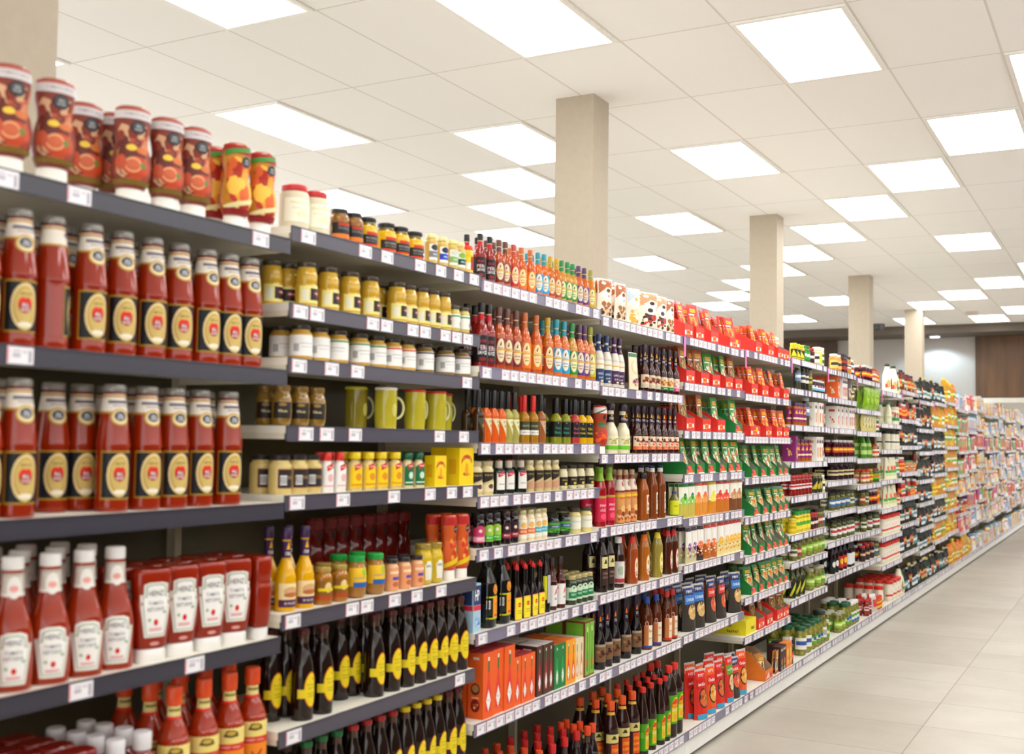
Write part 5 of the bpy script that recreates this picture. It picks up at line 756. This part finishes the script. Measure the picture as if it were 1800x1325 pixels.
for b_ in range(NB):
    ya, yb = Y0+b_, Y0+b_+1; zs = Z[b_]; top = zs[0]
    m = MB(); m.box(XB-.012, XB, ya+.002, yb-.002, .05, top+.03, '544d38' if b_ < 10 else '7c745c')  # back panel colour darkened: the shade of the recess is painted in
    F = link('shelving_frame', m.mesh('shelving_frame')); tag(F, 'cream steel shelving uprights and shade-darkened back of the '+BAY[b_], 'shelving', 'gondola shelving along the aisle')
    m = MB(); m.box(XB, XB+.03, ya-.0, ya+.025, .0, top+.03, 'b8b09a'); link('upright', m.mesh('upright'), F)
    m = MB(); m.box(-1.97, -1.948, ya+.0015, yb-.0015, .022, .104, 'f6f6f3'); link('kick_plate', m.mesh('kick_plate'), F)
    m = MB(); m.box(-2.38, -1.975, ya+.01, yb-.01, 0, .1, '1c1a17'); link('plinth', m.mesh('plinth'), F)  # blackened to paint in the shadow gap under the kick plate
    for s, z in enumerate(zs):
        base = z < .2; xf = -1.932 if base else XF; m = MB()
        m.box(XB+.031, xf-.004, ya+.003, yb-.003, z-.02, z, 'ece8da'); 
        m.box(XB+.033, xf-.01, ya+.003, ya+.006, z-.036, z-.02, 'ddd8c4'); m.box(XB+.033, xf-.01, yb-.006, yb-.003, z-.036, z-.02, 'ddd8c4')
        if base: o = link('base_deck', m.mesh('base_deck'), F)
        else: o = link('shelf', m.mesh('shelf')); tag(o, 'cream metal %s of the %s with price strip' % (shelf_word(b_, s), BAY[b_]), 'shelf', 'shelves along the aisle')
        st = MB(); hgt = .042; tilt = (b_, s) == (5, 7)
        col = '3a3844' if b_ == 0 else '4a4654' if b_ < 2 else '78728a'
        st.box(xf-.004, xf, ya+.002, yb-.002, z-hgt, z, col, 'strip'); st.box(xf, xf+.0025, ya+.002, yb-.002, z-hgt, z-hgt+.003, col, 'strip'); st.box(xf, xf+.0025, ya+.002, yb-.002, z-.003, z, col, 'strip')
        R = random.Random(b_*31+s)
        if b_ >= 6:
            y = ya+.01
            while y < yb-.06:
                w = R.choice((.04, .055, .055))
                st.quad([(xf+.0008, y, z-.039), (xf+.0008, y+w, z-.039), (xf+.0008, y+w, z-.003), (xf+.0008, y, z-.003)], lin(R.choice(('eeebf2', 'e6e2ec', 'f2eef4'))), 'print'); y += w+R.choice((.004, .02, .05, .004))
        ps = TK.get((b_, s)) if b_ < 6 else []
        if ps is None:
            ps = []; y = .045
            while y < .96:
                if R.random() < (.93 if b_ > 1 else .75): ps.append(y)
                y += R.choice((.066, .066, .068, .1) if b_ > 1 else (.07, .12, .14))
        if base:
            for p in ps: ticket(st, ya+p, xf, z)
            ps = []
        sto = link('price_strip', st.mesh('price_strip'), o)
        for p in ps: link('price_ticket', tkm, sto, (xf, ya+p, z))
for (b_, y) in ((4, 5.32), (5, 6.33), (6, 7.33), (7, 8.33), (8, 9.33), (9, 10.34), (10, 11.34), (11, 12.34), (12, 13.34)):
    m = MB(); m.box(XF+.003, XF+.005, -.012, .012, -.1, 0, 'f078c0', 'plastic'); z = Z[b_][0]-.005
    tag(link('shelf_flag', m.mesh('shelf_flag'), None, (0, y, z)), 'small pink plastic flag clipped where the %s begins' % BAY[b_], 'shelf flag', 'pink flags on the top shelves')
# ---------------------------------------------------------------- putting the goods out
def proto(k):
    P = PR[k]
    if P['proto'] is None: P['proto'] = (P['root'].mesh(P['name']), [(n, p.mesh(n)) for n, p in P['parts']])
    return P['proto']
made = {}
# how far the goods are turned towards the start of the aisle
YAWS = {'hz': -.5, 'ag': -.2, 'hs': -.55, 'hzs': -.32, 'sqi': 0, 'ags': -.3, 'agy': -.3, 'nh': -.75, 'nH': -.75, 'yb': -.25, 'mu': 0, 'mug': 0, 'cl': 0, 'br': -.15, 'brg': 0, 'brr': 0, 'bry': 0, 'cr': -.1, 'cy': -.15, 'cg': -.15, 'hk': -.4, 'gm': -.85, 'mg': 0, 'mgs': -.1, 'rs': -.4, 'bs': -.2, 'bw': -.2, 'so': -.35, 'sk': -.3, 'fl': -.3}
def place(k, x, y, z, yaw=0, sc=1, lean=0):
    P = PR[k]
    if k in made:
        src = made[k]; o = src.copy(); COL.objects.link(o)
        for ch in made[k+'/']:
            c = ch.copy(); COL.objects.link(c); c.parent = o
    else:
        rm, pm = proto(k); o = link(P['name'], rm); made[k] = o; made[k+'/'] = [link(n, p, o) for n, p in pm]
    o.location = (x, y, z); o.rotation_euler = (0, lean, yaw); o.scale = (sc, sc, sc); return o
def nth(i, n): return 'only one' if n == 1 else ORD[i]+' of '+NUM[n] if n < len(NUM) else ORD[min(i, 29)]
def fill_shelf(b, s, ents):
    z = Z[b][s]; ya = Y0+b; R = random.Random(b*100+s)
    avail = (Z[b][s-1]-.024-z) if s else 9; xf = -1.94 if z < .2 else XF-.012
    rowsets = {}
    for k, n, st, ys in ents:
        base = k.split(':')[1] if k[:2] == 'T:' else k
        for r in range(st, st+n):
            for y in ys: rowsets.setdefault(r, []).append([y, k, base])
    for L_ in rowsets.values():
        L_.sort(key=lambda t: t[0]); pick = 0
        for q, t in enumerate(L_):
            if t[2] in VAR:
                if q == 0 or R.random() < .45: pick = R.randrange(4)
                t[1] = t[2] = VAR[t[2]][pick % len(VAR[t[2]])]
    for r, L_ in rowsets.items():
        L_.sort(key=lambda t: t[0]); 
        def wd(t): P = PR[t[2]]; sc = min(1, avail/P['H']*.985) if t[1][:2] != 'T:' else 1; return P['W']*sc+(.0012 if b < 6 else .002)
        # keep neighbours from overlapping, then push back inside the bay; squeeze by shrinking the gaps only
        tot = sum(wd(t) for t in L_)
        while tot > .992 and len(L_) > 1: t = L_.pop(R.randrange(1, len(L_))); tot = sum(wd(q) for q in L_)
        for q in range(len(L_)):
            lo = wd(L_[q])/2+.004 if q == 0 else L_[q-1][0]+(wd(L_[q-1])+wd(L_[q]))/2
            L_[q][0] = max(L_[q][0], lo)
        hi = .996
        for q in range(len(L_)-1, -1, -1):
            L_[q][0] = min(L_[q][0], hi-wd(L_[q])/2); hi = L_[q][0]-wd(L_[q])/2
        cnt = {}
        for t in L_: cnt[t[2]] = cnt.get(t[2], 0)+1
        idx = {}
        for y, k, kb in L_:
            P = PR[kb]; i = idx.get(kb, 0); idx[kb] = i+1; D = P['D']
            sc = min(1, avail/P['H']*.985) if k[:2] != 'T:' else 1
            x = xf-D*sc/2-r*(D*sc+.006)-(R.uniform(0, .006) if k[:2] != 'T:' else 0)
            yaw = R.uniform(-.1, .1) if P['cat'] not in ('carton', 'tin', 'display box') else R.uniform(-.01, .01)
            if P['cat'] in ('bag', 'packet'): yaw = yaw*1.6-.22
            if P['cat'] in ('bottle', 'jar'): yaw += YAWS.get(kb, YAWS.get(kb.split('_')[0], (-.25, -.3, -.6)[b] if b < 3 else -.65))
            if kb == 'ag' and (b, s, r) == (0, 1, 0) and i == 2: yaw = 1.3
            if kb == 'hzs' and r == 0 and i == 4: yaw = 1.2
            if R.random() < .08 and 'jar' in P['name'] and b < 6: yaw = R.uniform(-1.2, -.6)
            o = place(kb, x, ya+y, z+.0004, yaw, sc)
            rw = '' if r == 0 else ' behind' if r == 1 else ' third row' if r == 2 else ' fourth row'
            where = '%s%s, %s, %s' % (nth(i, cnt[kb]), rw, shelf_word(b, s), BAY[b])
            dd = P['desc'] if len((P['desc']+' '+where).split()) <= 16 else P['desc'].split(',')[0]
            if len((dd+' '+where).split()) > 16: dd = ' '.join(dd.replace(' and ', ' ').split()[:16-len(where.split())])
            tag(o, dd+', '+where, P['cat'], '%s on the %s of the %s' % (P['name'].replace('_', ' ')+('es' if P['name'].endswith('x') else 's'), shelf_word(b, s), BAY[b]))
            if k[:2] == 'T:':
                _, tk_, sk, n = k.split(':'); n = int(n); Q = PR[sk]
                for q in range(n):
                    t = (q+.7)/(n+.4); xx = x+D/2-.012-t*(D-.03); ln = -.08-R.uniform(0, .1)-.1*t
                    hh = min(1, (avail-.01)/Q['H'])
                    so = place(sk, xx, ya+y+R.uniform(-.022, .022), z+.005, R.uniform(-.45, .02), hh, ln)
                    tag(so, '%s, %s in %s box, %s, %s' % (Q['desc'], nth(q, n), ORD[i], shelf_word(b, s), BAY[b]) if sum(1 for e in cnt if e in ('tr', 'trb', 'tg', 'to')) == 1 else
                        '%s, %s in %s %s box, %s, %s' % (Q['desc'], nth(q, n), ORD[i], {'tr': 'red', 'trb': 'curved', 'tg': 'green', 'to': 'orange'}[tk_], shelf_word(b, s), BAY[b]), 'sachet', 'sachets on the %s of the %s' % (shelf_word(b, s), BAY[b]))
for (b_, s), ents in LAY.items(): fill_shelf(b_, s, ents)
FAM = {10: ['red', 'red', 'dark', 'red', 'red', 'dark', 'dark', 'dark'], 11: ['dark', 'dark', 'dark', 'dark', 'dark', 'dark', 'dark', 'dark'], 12: ['dark', 'oil', 'dark', 'dark', 'oil', 'dark', 'oil', 'dark'], 13: ['oil', 'oil', 'oil', 'oil', 'oil', 'oil', 'oil', 'oil'],
       14: ['pale', 'pink', 'pink', 'pink', 'pale', 'red', 'pink', 'oil'], 15: ['pink', 'pale', 'pink', 'pink', 'pale', 'pink', 'pale', 'pale']}
for b_ in range(10, NB):
    for s in range(len(Z[b_])):
        R = random.Random(b_*77+s); fam = FARK[FAM.get(b_, ['pale', 'pale', 'pink', 'pale', 'pale', 'pink', 'pale', 'pale'])[s]]
        ents = []; y = .02
        while y < .95:
            k = R.choice(fam); n = R.choice((1, 2, 2, 3)); w = PR[k]['W']+.004; ys = []
            for _ in range(n):
                if y+w < .995: ys.append(y+w/2); y += w
                else: y = 1
            if ys: ents.append((k, 1, 0, ys))
        fill_shelf(b_, s, ents)
# drop outlines of goods that were never used
print('objects', len(bpy.data.objects), 'meshes', len(bpy.data.meshes))
